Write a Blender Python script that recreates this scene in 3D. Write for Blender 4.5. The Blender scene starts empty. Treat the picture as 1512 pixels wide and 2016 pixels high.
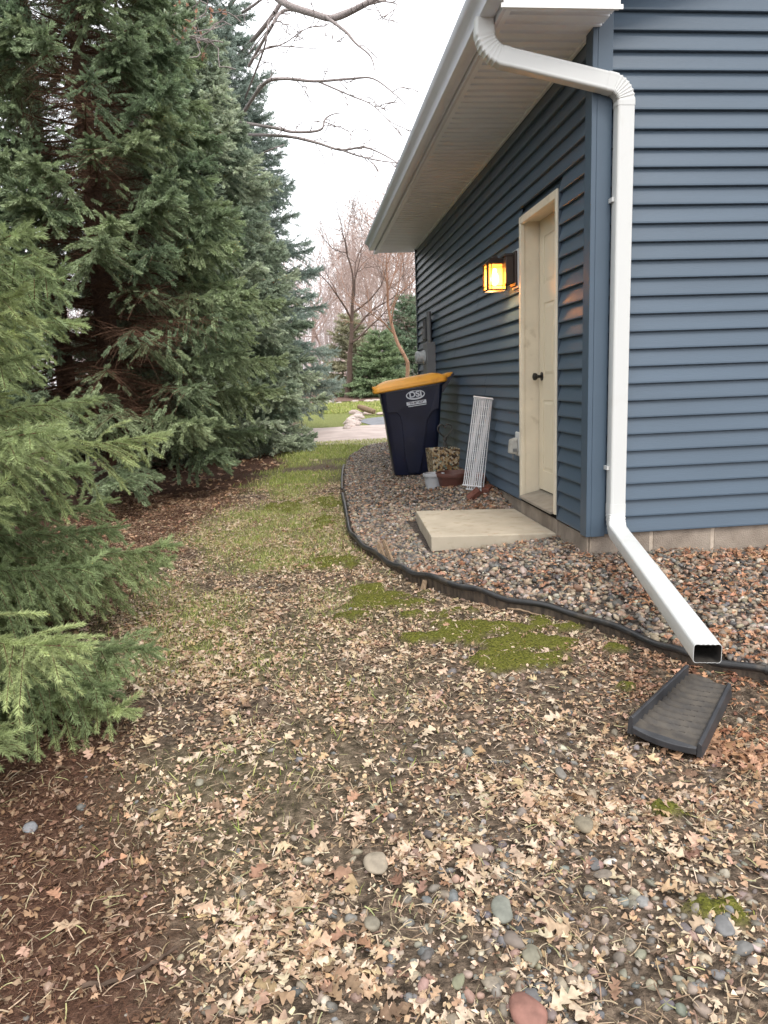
import bpy, math, random
import numpy as np
from mathutils import Vector, Matrix
rng = np.random.default_rng(7); random.seed(7)
C = bpy.context.scene.collection
sc = bpy.context.scene
# ------------------------------------------------------------------ camera
FPX = 1422.82
CAM = np.array([-1.7046, -4.2510, 0.9797])
CR = np.array([0.99367727, -0.10636212, -0.03595253]); CU = np.array([0.05403121, 0.17231856, 0.98355831]); CF = np.array([0.09841806, 0.97928209, -0.17697591])
cam = bpy.data.cameras.new('camera'); co = bpy.data.objects.new('camera', cam); C.objects.link(co)
m = Matrix.Identity(4)
for i in range(3):
    m[i][0] = CR[i]; m[i][1] = CU[i]; m[i][2] = -CF[i]; m[i][3] = CAM[i]
co.matrix_world = m
cam.sensor_fit = 'HORIZONTAL'; cam.sensor_width = 36.0; cam.lens = 36.0 * FPX / 1512.0
cam.clip_end = 2000.0; cam.clip_start = 0.02
sc.camera = co
# ------------------------------------------------------------------ sky, sun, exposure (overcast)
w = bpy.data.worlds.new('World'); sc.world = w; w.use_nodes = True
nt = w.node_tree; bg = nt.nodes['Background']
sky = nt.nodes.new('ShaderNodeTexSky'); sky.sky_type = 'NISHITA'; sky.sun_disc = False
sky.sun_elevation = math.radians(52); sky.sun_rotation = math.radians(166)
sky.dust_density = 6.0; sky.air_density = 1.0; sky.ozone_density = 1.0
mx = nt.nodes.new('ShaderNodeMix'); mx.data_type = 'RGBA'; mx.inputs['Factor'].default_value = 0.86
mx.inputs['B'].default_value = (12.6, 12.75, 13.1, 1)          # the even white of the cloud cover
nt.links.new(sky.outputs['Color'], mx.inputs['A']); nt.links.new(mx.outputs['Result'], bg.inputs['Color'])
bg.inputs['Strength'].default_value = 0.125
sl = bpy.data.lights.new('sun', 'SUN'); sl.energy = 1.0; sl.angle = math.radians(14); sl.color = (1, .95, .88)
so = bpy.data.objects.new('sun', sl); C.objects.link(so)
sd = Vector((math.sin(math.radians(166)) * math.cos(math.radians(52)), math.cos(math.radians(166)) * math.cos(math.radians(52)), math.sin(math.radians(52))))
so.rotation_euler = sd.to_track_quat('Z', 'Y').to_euler(); so.location = (4, -9, 12)
sc.view_settings.view_transform = 'Standard'; sc.view_settings.look = 'None'
sc.view_settings.exposure = 0.68; sc.view_settings.gamma = 1.0

# ------------------------------------------------------------------ helpers
def tag(o, label=None, cat=None, group=None, kind=None):
    if label: o['label'] = label
    if cat: o['category'] = cat
    if group: o['group'] = group
    if kind: o['kind'] = kind
    return o
def empty(name, loc=(0, 0, 0), rz=0, label=None, cat=None, group=None):
    o = bpy.data.objects.new(name, None); C.objects.link(o); o.location = loc; o.rotation_euler = (0, 0, rz)
    return tag(o, label, cat, group)
def link(name, me, mat, parent=None):
    o = bpy.data.objects.new(name, me); C.objects.link(o)
    if mat:
        me.materials.clear(); me.materials.append(mat)
    if parent: o.parent = parent
    return o
def npmesh(name, V, Fs, mat, parent=None, col=None, smooth=False, attrs=None):
    """V (n,3); Fs list of (m,k) int arrays"""
    if not isinstance(Fs, list): Fs = [Fs]
    me = bpy.data.meshes.new(name); V = np.asarray(V, np.float32)
    me.vertices.add(len(V)); me.vertices.foreach_set('co', V.ravel())
    nl = sum(f.size for f in Fs); npol = sum(len(f) for f in Fs)
    me.loops.add(nl); me.loops.foreach_set('vertex_index', np.concatenate([f.ravel() for f in Fs]).astype(np.int32))
    me.polygons.add(npol)
    st = []; s = 0
    for f in Fs:
        st.append(s + np.arange(len(f)) * f.shape[1]); s += f.size
    me.polygons.foreach_set('loop_start', np.concatenate(st).astype(np.int32))
    if smooth: me.polygons.foreach_set('use_smooth', np.ones(npol, bool))
    me.update(calc_edges=True)
    if col is not None:
        a = me.attributes.new('Col', 'FLOAT_COLOR', 'POINT')
        c4 = np.ones((len(V), 4), np.float32); c4[:, :3] = col; a.data.foreach_set('color', c4.ravel())
    for k, v in (attrs or {}).items():
        a = me.attributes.new(k, 'FLOAT', 'POINT'); a.data.foreach_set('value', np.asarray(v, np.float32))
    return link(name, me, mat, parent)
class MB:
    def __init__(s): s.v = []; s.f = []
    def add(s, v, f):
        n = len(s.v); s.v += [tuple(map(float, p)) for p in v]; s.f += [tuple(i + n for i in q) for q in f]; return s
    def box(s, x0, x1, y0, y1, z0, z1, M=None):
        v = [(x, y, z) for x in (x0, x1) for y in (y0, y1) for z in (z0, z1)]
        if M is not None: v = [tuple(M @ Vector(p)) for p in v]
        return s.add(v, [(0, 1, 3, 2), (4, 6, 7, 5), (0, 4, 5, 1), (2, 3, 7, 6), (0, 2, 6, 4), (1, 5, 7, 3)])
    def hexa(s, bot, top):
        return s.add(list(bot) + list(top), [(3, 2, 1, 0), (4, 5, 6, 7), (0, 1, 5, 4), (1, 2, 6, 5), (2, 3, 7, 6), (3, 0, 4, 7)])
    def sweep(s, rings, cap=True, closed=True):
        k = len(rings[0]); n = len(s.v); f = []
        for r in rings: s.v += [tuple(map(float, p)) for p in r]
        for i in range(len(rings) - 1):
            for j in range(k if closed else k - 1):
                a = n + i * k + j; b = n + i * k + (j + 1) % k
                f.append((a, b, b + k, a + k))
        if cap: f += [tuple(n + j for j in range(k))[::-1], tuple(n + (len(rings) - 1) * k + j for j in range(k))]
        s.f += f; return s
    def tube(s, pts, r, k=8, cap=True):
        pts = [Vector(p) for p in pts]; rr = r if isinstance(r, (list, tuple)) else [r] * len(pts)
        rings = []; up = None
        for i, p in enumerate(pts):
            t = (pts[min(i + 1, len(pts) - 1)] - pts[max(i - 1, 0)]).normalized()
            if up is None: up = Vector((0, 0, 1)) if abs(t.z) < .9 else Vector((1, 0, 0))
            a = t.cross(up).normalized(); b = a.cross(t).normalized(); up = b
            rings.append([p + (a * math.cos(2 * math.pi * j / k) + b * math.sin(2 * math.pi * j / k)) * rr[i] for j in range(k)])
        return s.sweep(rings, cap)
    def lathe(s, prof, c=(0, 0, 0), k=32):
        rings = [[(c[0] + r * math.cos(2 * math.pi * j / k), c[1] + r * math.sin(2 * math.pi * j / k), c[2] + z) for j in range(k)] for r, z in prof]
        return s.sweep(rings, cap=True)
    def build(s, name, mat, parent=None, smooth=False, bevel=0):
        me = bpy.data.meshes.new(name); me.from_pydata(s.v, [], s.f); me.update()
        import bmesh
        b = bmesh.new(); b.from_mesh(me); bmesh.ops.recalc_face_normals(b, faces=b.faces); b.to_mesh(me); b.free()
        if smooth:
            me.polygons.foreach_set('use_smooth', np.ones(len(me.polygons), bool))
        o = link(name, me, mat, parent)
        if smooth:
            try: me.set_sharp_from_angle(angle=math.radians(38))
            except Exception: pass
        if bevel:
            bm = o.modifiers.new('b', 'BEVEL'); bm.width = bevel; bm.segments = 2; bm.limit_method = 'ANGLE'
        return o
def unit(v): return v / np.maximum(np.linalg.norm(v, axis=-1, keepdims=True), 1e-9)
def pj(P):
    d = np.asarray(P) - CAM; z = d @ CF
    return 756 + FPX * (d @ CR) / z, 1008 - FPX * (d @ CU) / z
def ray(px, py): return CF + (px - 756) / FPX * CR - (py - 1008) / FPX * CU
def onplane(px, py, ax, val):
    d = ray(px, py); return CAM + d * (val - CAM[ax]) / d[ax]
def atdepth(px, py, D): return CAM + ray(px, py) * D

# ------------------------------------------------------------------ materials
def newmat(name):
    m = bpy.data.materials.new(name); m.use_nodes = True
    return m, m.node_tree, m.node_tree.nodes['Principled BSDF']
def mat(name, col, rough=.5, spec=.5, var=0.0, vscale=8, bump=0.0, bscale=60, metal=0, col2=None, stretch=None, dirt=None):
    m, t, b = newmat(name); N = t.nodes; Lk = t.links
    b.inputs['Roughness'].default_value = rough; b.inputs['Metallic'].default_value = metal
    b.inputs['Specular IOR Level'].default_value = spec
    tc = N.new('ShaderNodeTexCoord'); mp = N.new('ShaderNodeMapping'); Lk.new(tc.outputs['Object'], mp.inputs['Vector'])
    if stretch: mp.inputs['Scale'].default_value = stretch
    if var or col2:
        n = N.new('ShaderNodeTexNoise'); n.inputs['Scale'].default_value = vscale; n.inputs['Detail'].default_value = 6
        Lk.new(mp.outputs['Vector'], n.inputs['Vector'])
        r = N.new('ShaderNodeValToRGB'); r.color_ramp.elements[0].position = .32; r.color_ramp.elements[1].position = .68
        c2 = col2 or tuple(min(1, c * (1 + var)) for c in col)
        c1 = tuple(c * (1 - var) for c in col) if not col2 else col
        r.color_ramp.elements[0].color = (*c1, 1); r.color_ramp.elements[1].color = (*c2, 1)
        Lk.new(n.outputs['Fac'], r.inputs['Fac']); out = r.outputs['Color']
        if dirt:
            n2 = N.new('ShaderNodeTexNoise'); n2.inputs['Scale'].default_value = dirt[1]; n2.inputs['Detail'].default_value = 8
            Lk.new(tc.outputs['Object'], n2.inputs['Vector'])
            r2 = N.new('ShaderNodeMapRange'); r2.inputs['From Min'].default_value = dirt[2]; r2.inputs['From Max'].default_value = dirt[2] + .2
            r2.inputs['To Max'].default_value = dirt[3]
            Lk.new(n2.outputs['Fac'], r2.inputs['Value'])
            mm = N.new('ShaderNodeMix'); mm.data_type = 'RGBA'; Lk.new(r2.outputs['Result'], mm.inputs['Factor'])
            Lk.new(out, mm.inputs['A']); mm.inputs['B'].default_value = (*dirt[0], 1); out = mm.outputs['Result']
        Lk.new(out, b.inputs['Base Color'])
    else: b.inputs['Base Color'].default_value = (*col, 1)
    if bump:
        n = N.new('ShaderNodeTexNoise'); n.inputs['Scale'].default_value = bscale; n.inputs['Detail'].default_value = 5
        Lk.new(mp.outputs['Vector'], n.inputs['Vector'])
        bp = N.new('ShaderNodeBump'); bp.inputs['Strength'].default_value = bump; bp.inputs['Distance'].default_value = .01
        Lk.new(n.outputs['Fac'], bp.inputs['Height']); Lk.new(bp.outputs['Normal'], b.inputs['Normal'])
    return m
def colmat(name, rough=.7, spec=.3, var=.25, vscale=60, trans=0.0, bump=0.0, bscale=120):
    """colour comes from the mesh attribute Col, mottled with noise"""
    m, t, b = newmat(name); N = t.nodes; Lk = t.links
    a = N.new('ShaderNodeAttribute'); a.attribute_name = 'Col'
    tc = N.new('ShaderNodeTexCoord'); n = N.new('ShaderNodeTexNoise'); n.inputs['Scale'].default_value = vscale; n.inputs['Detail'].default_value = 4
    Lk.new(tc.outputs['Object'], n.inputs['Vector'])
    mr = N.new('ShaderNodeMapRange'); mr.inputs['From Min'].default_value = .3; mr.inputs['From Max'].default_value = .7
    mr.inputs['To Min'].default_value = 1 - var; mr.inputs['To Max'].default_value = 1 + var
    Lk.new(n.outputs['Fac'], mr.inputs['Value'])
    v = N.new('ShaderNodeVectorMath'); v.operation = 'SCALE'; Lk.new(a.outputs['Color'], v.inputs[0]); Lk.new(mr.outputs['Result'], v.inputs['Scale'])
    Lk.new(v.outputs['Vector'], b.inputs['Base Color'])
    b.inputs['Roughness'].default_value = rough; b.inputs['Specular IOR Level'].default_value = spec
    if bump:
        n3 = N.new('ShaderNodeTexNoise'); n3.inputs['Scale'].default_value = bscale; n3.inputs['Detail'].default_value = 3
        Lk.new(tc.outputs['Object'], n3.inputs['Vector'])
        bp = N.new('ShaderNodeBump'); bp.inputs['Strength'].default_value = bump; bp.inputs['Distance'].default_value = .005
        Lk.new(n3.outputs['Fac'], bp.inputs['Height']); Lk.new(bp.outputs['Normal'], b.inputs['Normal'])
    if trans:
        tr = N.new('ShaderNodeBsdfTranslucent'); Lk.new(v.outputs['Vector'], tr.inputs['Color'])
        mxs = N.new('ShaderNodeMixShader'); mxs.inputs['Fac'].default_value = trans
        Lk.new(b.outputs['BSDF'], mxs.inputs[1]); Lk.new(tr.outputs['BSDF'], mxs.inputs[2])
        Lk.new(mxs.outputs['Shader'], N['Material Output'].inputs['Surface'])
    return m
M_siding = mat('blue_vinyl', (.062, .094, .132), .42, .45, var=.07, vscale=3, bump=.12, bscale=90, stretch=(.25, .25, 3))
M_trim = mat('blue_trim', (.062, .094, .132), .45, .45, var=.05, vscale=4)
M_cmu = mat('concrete_block', (.20, .165, .135), .9, .2, vscale=7, col2=(.33, .28, .23), bump=.7, bscale=120)
M_mortar = mat('mortar', (.45, .38, .31), .9, .2, var=.15, vscale=30, bump=.4, bscale=150)
M_slab = mat('concrete_step', (.41, .355, .275), .85, .25, vscale=5, col2=(.50, .44, .345), bump=.22, bscale=220, dirt=((.27, .2, .13), 14, .55, .5))
M_soffit = mat('soffit_vinyl', (.82, .86, .93), .5, .4, var=.04, vscale=3)
M_white = mat('white_aluminium', (.57, .58, .57), .40, .45, var=.03, vscale=2, bump=.05, bscale=10, stretch=(1, 1, .12), dirt=((.44, .42, .37), 7, .60, .35))
M_fascia = mat('fascia_white', (.68, .70, .77), .4, .5, var=.03)
M_door = mat('cream_paint', (.68, .61, .47), .4, .4, var=.03, vscale=3)
M_frame = mat('cream_frame', (.70, .63, .50), .45, .4, var=.06, vscale=6, dirt=((.33, .26, .17), 10, .62, .6))
M_black = mat('black_metal', (.012, .011, .011), .4, .5)
M_bronze = mat('dark_bronze', (.035, .022, .016), .45, .5, var=.2, vscale=20)
M_dark = mat('dark_void', (.01, .009, .008), .9, .1)
M_edge = mat('black_poly_edging', (.022, .022, .023), .38, .5, var=.3, vscale=12, bump=.15, bscale=80, dirt=((.12, .095, .07), 11, .53, .65))
M_rubber = mat('splash_plastic', (.055, .05, .046), .6, .3, vscale=24, col2=(.09, .078, .064), bump=.1, bscale=120)
M_shingle = mat('shingles', (.06, .055, .05), .9, .2, var=.3, vscale=30, bump=.6)
M_grey = mat('meter_grey', (.16, .165, .17), .5, .4, var=.05)
M_greyl = mat('light_grey_plastic', (.40, .395, .37), .5, .4, var=.1, vscale=10, dirt=((.2, .17, .13), 25, .5, .5))
M_glass = mat('meter_glass', (.45, .47, .47), .12, .8, var=.2, vscale=25)
M_metal = mat('aluminium_sill', (.30, .27, .23), .5, .5, var=.15, vscale=14, metal=.3)
M_wood = mat('weathered_wood', (.16, .11, .07), .85, .2, vscale=12, col2=(.33, .24, .16), stretch=(6, 6, .6), bump=.5, bscale=40)
M_brick = mat('red_brick', (.11, .04, .03), .9, .2, vscale=25, col2=(.19, .085, .065), bump=.5, bscale=200)

# ------------------------------------------------------------------ ground shape
EDG = np.array([[-.1, 9.3], [-.62, 8.5], [-.95, 7.5], [-1.16, 6.5], [-1.28, 5.2], [-1.36, 3.9], [-1.38, 3.2], [-1.40, 2.3], [-1.41, 1.6], [-1.38, 1.2], [-1.27, .72], [-1.16, .30],
                [-1.05, .02], [-.86, -.28], [-.65, -.49], [-.36, -.72], [-.16, -1.08], [-.03, -1.32], [.22, -1.55], [.6, -1.85], [1.2, -2.2], [2.2, -2.5], [6, -3]])
def catmull(P, n=6):
    P = np.asarray(P, float); Q = np.vstack([2 * P[0] - P[1], P, 2 * P[-1] - P[-2]]); out = []
    for i in range(1, len(Q) - 2):
        for t in np.arange(n) / n:
            out.append(.5 * ((2 * Q[i]) + (-Q[i - 1] + Q[i + 1]) * t + (2 * Q[i - 1] - 5 * Q[i] + 4 * Q[i + 1] - Q[i + 2]) * t * t + (-Q[i - 1] + 3 * Q[i] - 3 * Q[i + 1] + Q[i + 2]) * t ** 3))
    out.append(Q[-2]); return np.array(out)
EDC = catmull(EDG, 4)
def sdist(x, y):
    x = np.asarray(x, float); y = np.asarray(y, float); best = np.full(x.shape, 1e9); sg = np.ones(x.shape)
    for a, b in zip(EDC[:-1], EDC[1:]):
        d = b - a; t = np.clip(((x - a[0]) * d[0] + (y - a[1]) * d[1]) / (d @ d), 0, 1)
        ex = x - a[0] - t * d[0]; ey = y - a[1] - t * d[1]; q = ex * ex + ey * ey
        s = np.where(d[0] * (y - a[1]) - d[1] * (x - a[0]) > 0, 1., -1.)
        mk = q < best; best = np.where(mk, q, best); sg = np.where(mk, s, sg)
    return np.sqrt(best) * sg      # positive on the house side
LY = [-12, -6, -4.2, -3, -1.5, 0, 1.5, 3.2, 6.4, 9, 12, 16, 20, 25, 40, 80, 400]
LZ = [-.6, -.52, -.45, -.41, -.34, -.28, -.245, -.21, -.175, -.15, -.10, .05, .25, .47, .9, 1.6, 5]
def vnoise(x, y, s, seed=0):
    x = np.asarray(x) / s + seed * 17.3; y = np.asarray(y) / s + seed * 7.1
    xi = np.floor(x); yi = np.floor(y); fx = x - xi; fy = y - yi; fx = fx * fx * (3 - 2 * fx); fy = fy * fy * (3 - 2 * fy)
    def h(a, b):
        v = np.sin(a * 127.1 + b * 311.7 + seed) * 43758.5453; return v - np.floor(v)
    return (h(xi, yi) * (1 - fx) + h(xi + 1, yi) * fx) * (1 - fy) + (h(xi, yi + 1) * (1 - fx) + h(xi + 1, yi + 1) * fx) * fy
def lawnz(x, y):
    return np.interp(y, LY, LZ) - .03 * np.clip(-np.asarray(x) - 1.8, 0, 6)
def gz(x, y, sd=None):
    x = np.asarray(x, float); y = np.asarray(y, float)
    if sd is None: sd = sdist(x, y)
    l = lawnz(x, y)
    gw = np.interp(y, [-1, .5, 1.75, 2.3, 9, 10], [-.135, -.13, -.125, -.02, -.02, -.1]) - .03 * np.clip(x, 0, 2)
    ge = l + .045
    dh = np.hypot(np.clip(-x, 0, None), np.clip(-y, 0, None)) + 1e-3
    t = np.clip(sd, 0, None); t = t / (t + dh)
    g = gw * t + ge * (1 - t)
    g = g - .015 * np.exp(-(((x + .55) / .75) ** 2 + ((y - .95) / .75) ** 2)) * (x < .1) - .02 * np.exp(-(((x + .9) / .5) ** 2 + ((y - 1.6) / .8) ** 2))
    l = l - .05 * np.exp(-(((x + .35) / .42) ** 2 + ((y + 1.8) / .42) ** 2)) * (sd < 0)
    fade = np.clip((9.2 - y) / 1.0, 0, 1)
    z = np.where(sd > .035, g * fade + l * (1 - fade), l)
    return z + (vnoise(x, y, .35, 1) - .5) * .02 + (vnoise(x, y, .11, 2) - .5) * .008 + (vnoise(x, y, 1.3, 3) - .5) * .03 * (sd < 0)
def gpt(px, py):
    d = ray(px, py); lo, hi = .3, 120.
    ts = np.concatenate([np.linspace(.5, 20, 400), np.linspace(20, 150, 300)])
    P = CAM[None] + d[None] * ts[:, None]; dz = P[:, 2] - gz(P[:, 0], P[:, 1])
    i = np.argmax(dz < 0)
    if dz[i] >= 0: i = len(ts) - 1
    f = dz[i - 1] / (dz[i - 1] - dz[i]) if i else 0
    return P[i - 1] * (1 - f) + P[i] * f
def gpoly(pts): return np.array([gpt(*p) for p in pts])
def inpoly(x, y, P):
    x = np.asarray(x); y = np.asarray(y); c = np.zeros(x.shape, bool); n = len(P)
    for i in range(n):
        x1, y1 = P[i][:2]; x2, y2 = P[i - 1][:2]
        k = ((y1 > y) != (y2 > y)) & (x < (x2 - x1) * (y - y1) / (y2 - y1 + 1e-12) + x1); c ^= k
    return c
def needle_w(x, y):
    """1 under the spruces, fading to 0 on the lawn"""
    xb = np.interp(y, [-3.6, -2.9, -2.2, -1.2, 0, 1, 2, 3.5, 5, 7, 9, 10.5], [-1.85, -2.0, -2.3, -2.7, -2.95, -2.85, -2.75, -2.55, -2.4, -2.1, -1.95, -2.0])
    return np.clip((xb - x) / .35 + .5 + (vnoise(x, y, .4, 5) - .5) * 1.2, 0, 1)
MOSS = [(765, 1185, .26, .13), (735, 1165, .12, .1), (960, 1240, .42, .10), (1090, 1212, .12, .07), (1010, 1300, .20, .14), (920, 1235, .16, .1), (1030, 1275, .22, .12), (1205, 1280, .07, .05), (1250, 1355, .07, .05),
        (690, 1110, .1, .15), (640, 985, .2, .4), (640, 1030, .15, .25), (700, 1215, .1, .06), (1325, 1600, .10, .05), (1420, 1800, .08, .05), (870, 1210, .2, .07), (640, 1110, .2, .2), (560, 1000, .2, .35)]
MOSSW = [(gpt(a, b), c, d) for a, b, c, d in MOSS]
def moss_w(x, y):
    s = np.full(np.shape(x), -3.)
    for k_, (p, a, b) in enumerate(MOSSW):
        s = np.maximum(s, (1.4 if k_ < 7 else 1.) - (((x - p[0]) / a) ** 2 + ((y - p[1]) / b) ** 2))
    return np.clip((s + (vnoise(x, y, .10, 8) - .62) * 1.9 + (vnoise(x, y, .03, 9) - .5) * .9) * 3, 0, 1)
def grass_w(x, y):
    band = np.exp(-((x + 2.15 - .08 * (y - 1)) / .7) ** 2) * np.interp(y, [-3, -1.6, -.3, 1, 2.2, 5, 9], [.02, .2, .6, .95, .95, .95, 1])
    band = np.maximum(band, np.interp(y, [2, 3.5, 5.5, 7.5, 9], [0, .35, .6, .95, 1]) * (x > -2.4) * (x < 3))
    g = band * np.clip((vnoise(x, y, .45, 11) - .25) * 2.2, 0, 1)
    g = np.maximum(g, np.where(y > 7, .95, 0))
    return np.clip(g, 0, 1) * (1 - needle_w(x, y))
def axis_grid(segs):
    out = [segs[0][0]]
    for a, b, st in segs:
        n = max(1, int(round((b - a) / st))); out += list(np.linspace(a, b, n + 1)[1:])
    return np.array(out)
gx = axis_grid([(-400, -60, 40), (-60, -12, 4), (-12, -4, .4), (-4, 1.6, .03), (1.6, 6, .3), (6, 60, 5), (60, 400, 40)])
gy = axis_grid([(-300, -20, 40), (-20, -4.6, 1), (-4.6, 3, .03), (3, 9.5, .06), (9.5, 45, .5), (45, 100, 5), (100, 600, 50)])
GX, GY = np.meshgrid(gx, gy)
SD = sdist(GX, GY)
GZ = gz(GX, GY, SD)
idx = np.arange(GX.size).reshape(GX.shape)
F = np.stack([idx[:-1, :-1], idx[:-1, 1:], idx[1:, 1:], idx[1:, :-1]], -1).reshape(-1, 4)
gravel_w = np.clip((SD - .02) / .02, 0, 1) * np.clip((9 - GY) / .4 + .5, 0, 1)
def ground_mat():
    m, t, b = newmat('ground_soil'); N = t.nodes; Lk = t.links
    tc = N.new('ShaderNodeTexCoord')
    def noise(s, d=6):
        n = N.new('ShaderNodeTexNoise'); n.inputs['Scale'].default_value = s; n.inputs['Detail'].default_value = d; Lk.new(tc.outputs['Object'], n.inputs['Vector']); return n.outputs['Fac']
    def ramp(f, stops):
        r = N.new('ShaderNodeValToRGB'); e = r.color_ramp.elements
        while len(e) < len(stops): e.new(.5)
        for k, (p, c) in enumerate(stops): e[k].position = p; e[k].color = (*c, 1)
        Lk.new(f, r.inputs['Fac']); return r.outputs['Color']
    def mix(f, a, bb):
        k = N.new('ShaderNodeMix'); k.data_type = 'RGBA'; Lk.new(f, k.inputs['Factor']); Lk.new(a, k.inputs['A']); Lk.new(bb, k.inputs['B']); return k.outputs['Result']
    def att(n):
        a = N.new('ShaderNodeAttribute'); a.attribute_name = n; return a.outputs['Fac']
    soil = ramp(noise(35), [(.3, (.04, .030, .022)), (.45, (.10, .075, .054)), (.6, (.20, .15, .11)), (.75, (.36, .28, .20))])
    need = ramp(noise(60), [(.3, (.050, .026, .018)), (.52, (.105, .055, .036)), (.72, (.17, .10, .07))])
    gras = ramp(noise(50), [(.3, (.07, .085, .025)), (.5, (.20, .23, .065)), (.7, (.38, .37, .17))])
    grav = ramp(noise(45), [(.3, (.035, .03, .027)), (.5, (.09, .075, .065)), (.7, (.17, .135, .115))])
    moss = ramp(noise(90), [(.3, (.045, .045, .012)), (.55, (.15, .155, .025)), (.75, (.24, .21, .07))])
    c = mix(att('needle'), soil, need); c = mix(att('grass'), c, gras); c = mix(att('moss'), c, moss); c = mix(att('gravel'), c, grav)
    Lk.new(c, b.inputs['Base Color']); b.inputs['Roughness'].default_value = .95; b.inputs['Specular IOR Level'].default_value = .15
    bp = N.new('ShaderNodeBump'); bp.inputs['Strength'].default_value = 1; bp.inputs['Distance'].default_value = .025
    Lk.new(noise(110, 8), bp.inputs['Height']); Lk.new(bp.outputs['Normal'], b.inputs['Normal'])
    return m
mossg = moss_w(GX, GY) * (SD < -.02)
GZ = GZ + mossg * .018 * (1 + vnoise(GX, GY, .05, 4))
ground = npmesh('ground', np.stack([GX, GY, GZ], -1).reshape(-1, 3), F, ground_mat(), smooth=True,
    attrs=dict(gravel=gravel_w.ravel(), needle=(needle_w(GX, GY) * (GY < 14)).ravel(), grass=(grass_w(GX, GY) * (SD < 0.02)).ravel() * (GY.ravel() < 60), moss=mossg.ravel()))
tag(ground, kind='structure')

# ------------------------------------------------------------------ garage
L = .1016
def lap_strip(mb, k, a, b, axis, off=0.0, ztop=None):
    """one lap from a to b along the wall; face leans out towards its bottom"""
    z0 = k * L; z1 = z0 + L + .004
    if ztop is not None: z1 = min(z1, ztop)
    o1 = .025 + off; o0 = .001 + off
    prof = [(0.0, z0), (o1 - .003, z0), (o1, z0 + .003), (o1 - .0006, z0 + .012), (o0 + .002, z1 - .018), (o0, z1 - .006), (0.0, z1)]
    rings = []
    for s in (a, b):
        rings.append([((-o, s, z) if axis == 'y' else (s, -o, z)) for o, z in prof])
    mb.sweep(rings)
G = empty('garage', (0, 0, 0), label='blue vinyl-sided garage with cream side door and white gutter', cat='garage')
# side wall (plane x=0), opening for the door y .533-1.367, z up to 2.165
mb = MB(); DOOR0, DOOR1, DTOP = .530, 1.370, 2.162; WL = 6.60; ZS = 2.855
rs = random.Random(3)
for k in range(0, 29):
    zt = min((k + 1) * L, ZS)
    spans = [(.07, DOOR0 - .014), (DOOR1 + .014, WL - .05)] if k * L < DTOP - .02 else [(.07, WL - .05)]
    for a, b in spans:
        if b - a < 2: lap_strip(mb, k, a, b, 'y', 0, ZS); continue
        r2 = random.Random(50 + k // 2); cuts = [a] + sorted(r2.uniform(a + .6, b - .4) for _ in range(1 if r2.random() < .5 else 2)) + [b]
        for i in range(len(cuts) - 1):
            lap_strip(mb, k, cuts[i] - (.02 if i else 0), cuts[i + 1], 'y', .0016 * (i % 2), ZS)
mb.build('siding', M_siding, G)
# siding J channel round the door
mb = MB(); mb.box(-.024, .002, DOOR0 - .014, DOOR0 - .002, -.002, DTOP + .02); mb.box(-.024, .002, DOOR1 + .002, DOOR1 + .014, -.002, DTOP + .02); mb.box(-.024, .002, DOOR0 - .002, DOOR1 + .002, DTOP + .004, DTOP + .02)
mb.build('siding_channel', mat('channel_blue', (.05, .07, .095), .5, .4, var=.05), G)
# front wall (plane y=0) rising into the gable
mb = MB(); SLOPE = .45
for k in range(0, 60):
    z = k * L; x0 = .085 if z + L < 3.2 else (z + L - 3.12) / SLOPE
    if x0 < 7.0 - max(0, (z - 2.95) / SLOPE): 
        r2 = random.Random(90 + k // 2); x1 = min(14 - x0, 13.9) - .05; c = r2.uniform(2, 6)
        lap_strip(mb, k, x0, c, 'x'); lap_strip(mb, k, c - .02, x1, 'x', .0016)
mb.build('siding', M_siding, G)
# corner posts
mb = MB()
for y0, y1 in ((0, .085),):
    mb.box(-.030, .0, -.030, .072, -.012, ZS); mb.box(.0, .088, -.0305, .0, -.0125, ZS + .36)
mb.build('corner_trim', M_trim, G, bevel=.003)
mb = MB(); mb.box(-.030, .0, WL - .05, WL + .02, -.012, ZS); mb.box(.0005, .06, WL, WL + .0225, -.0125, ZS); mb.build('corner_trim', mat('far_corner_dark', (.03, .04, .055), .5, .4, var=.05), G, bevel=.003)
# foundation blocks with mortar joints
mb = MB(); mo = MB()
def blocks(axis, a, b, z0, z1):
    s = a
    while s < b:
        e = min(s + .395, b)
        if axis == 'x': mb.box(s + .006, e - .006 if e < b else e, .0, .12, z0, z1)
        else: mb.box(.0, .12, s + .006, e - .006, z0, z1)
        s += .407
    if axis == 'x': mo.box(a, b, .004, .12, z0 + .002, z1 - .002)
    else: mo.box(.004, .118, a, b, z0 + .002, z1 - .003)
blocks('x', .008, 13.9, -.20, -.002); blocks('x', .208, 13.9, -.41, -.212)
mb.box(-.012, .0, -.0, .52, -.6, -.014)
mb.box(.003, .1, .12, 6.55, -.6, -.021); mb.box(-.022, .0, .525, 1.38, -.6, -.004)
mb.box(0.01, 13.8, .01, .11, -.7, -.415)
f = mb.build('foundation', M_cmu, G, bevel=.003); mo.build('mortar_joint', M_mortar, f)
# wall cores, back and far walls, so the house is closed
mb = MB(); mb.box(.02, .1, .1, DOOR0 - .002, -.02, ZS); mb.box(.02, .1, DOOR1 + .002, WL - .05, -.02, ZS); mb.box(.02, .1, DOOR0 - .002, DOOR1 + .002, DTOP, ZS); mb.box(.1, 13.9, .02, .1, -.01, ZS + .1); mb.box(13.9, 13.99, 0, WL, -.05, ZS); mb.box(.1, 13.9, WL - .1, WL - .002, -.05, ZS)
mb.build('wall', M_siding, G)
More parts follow.
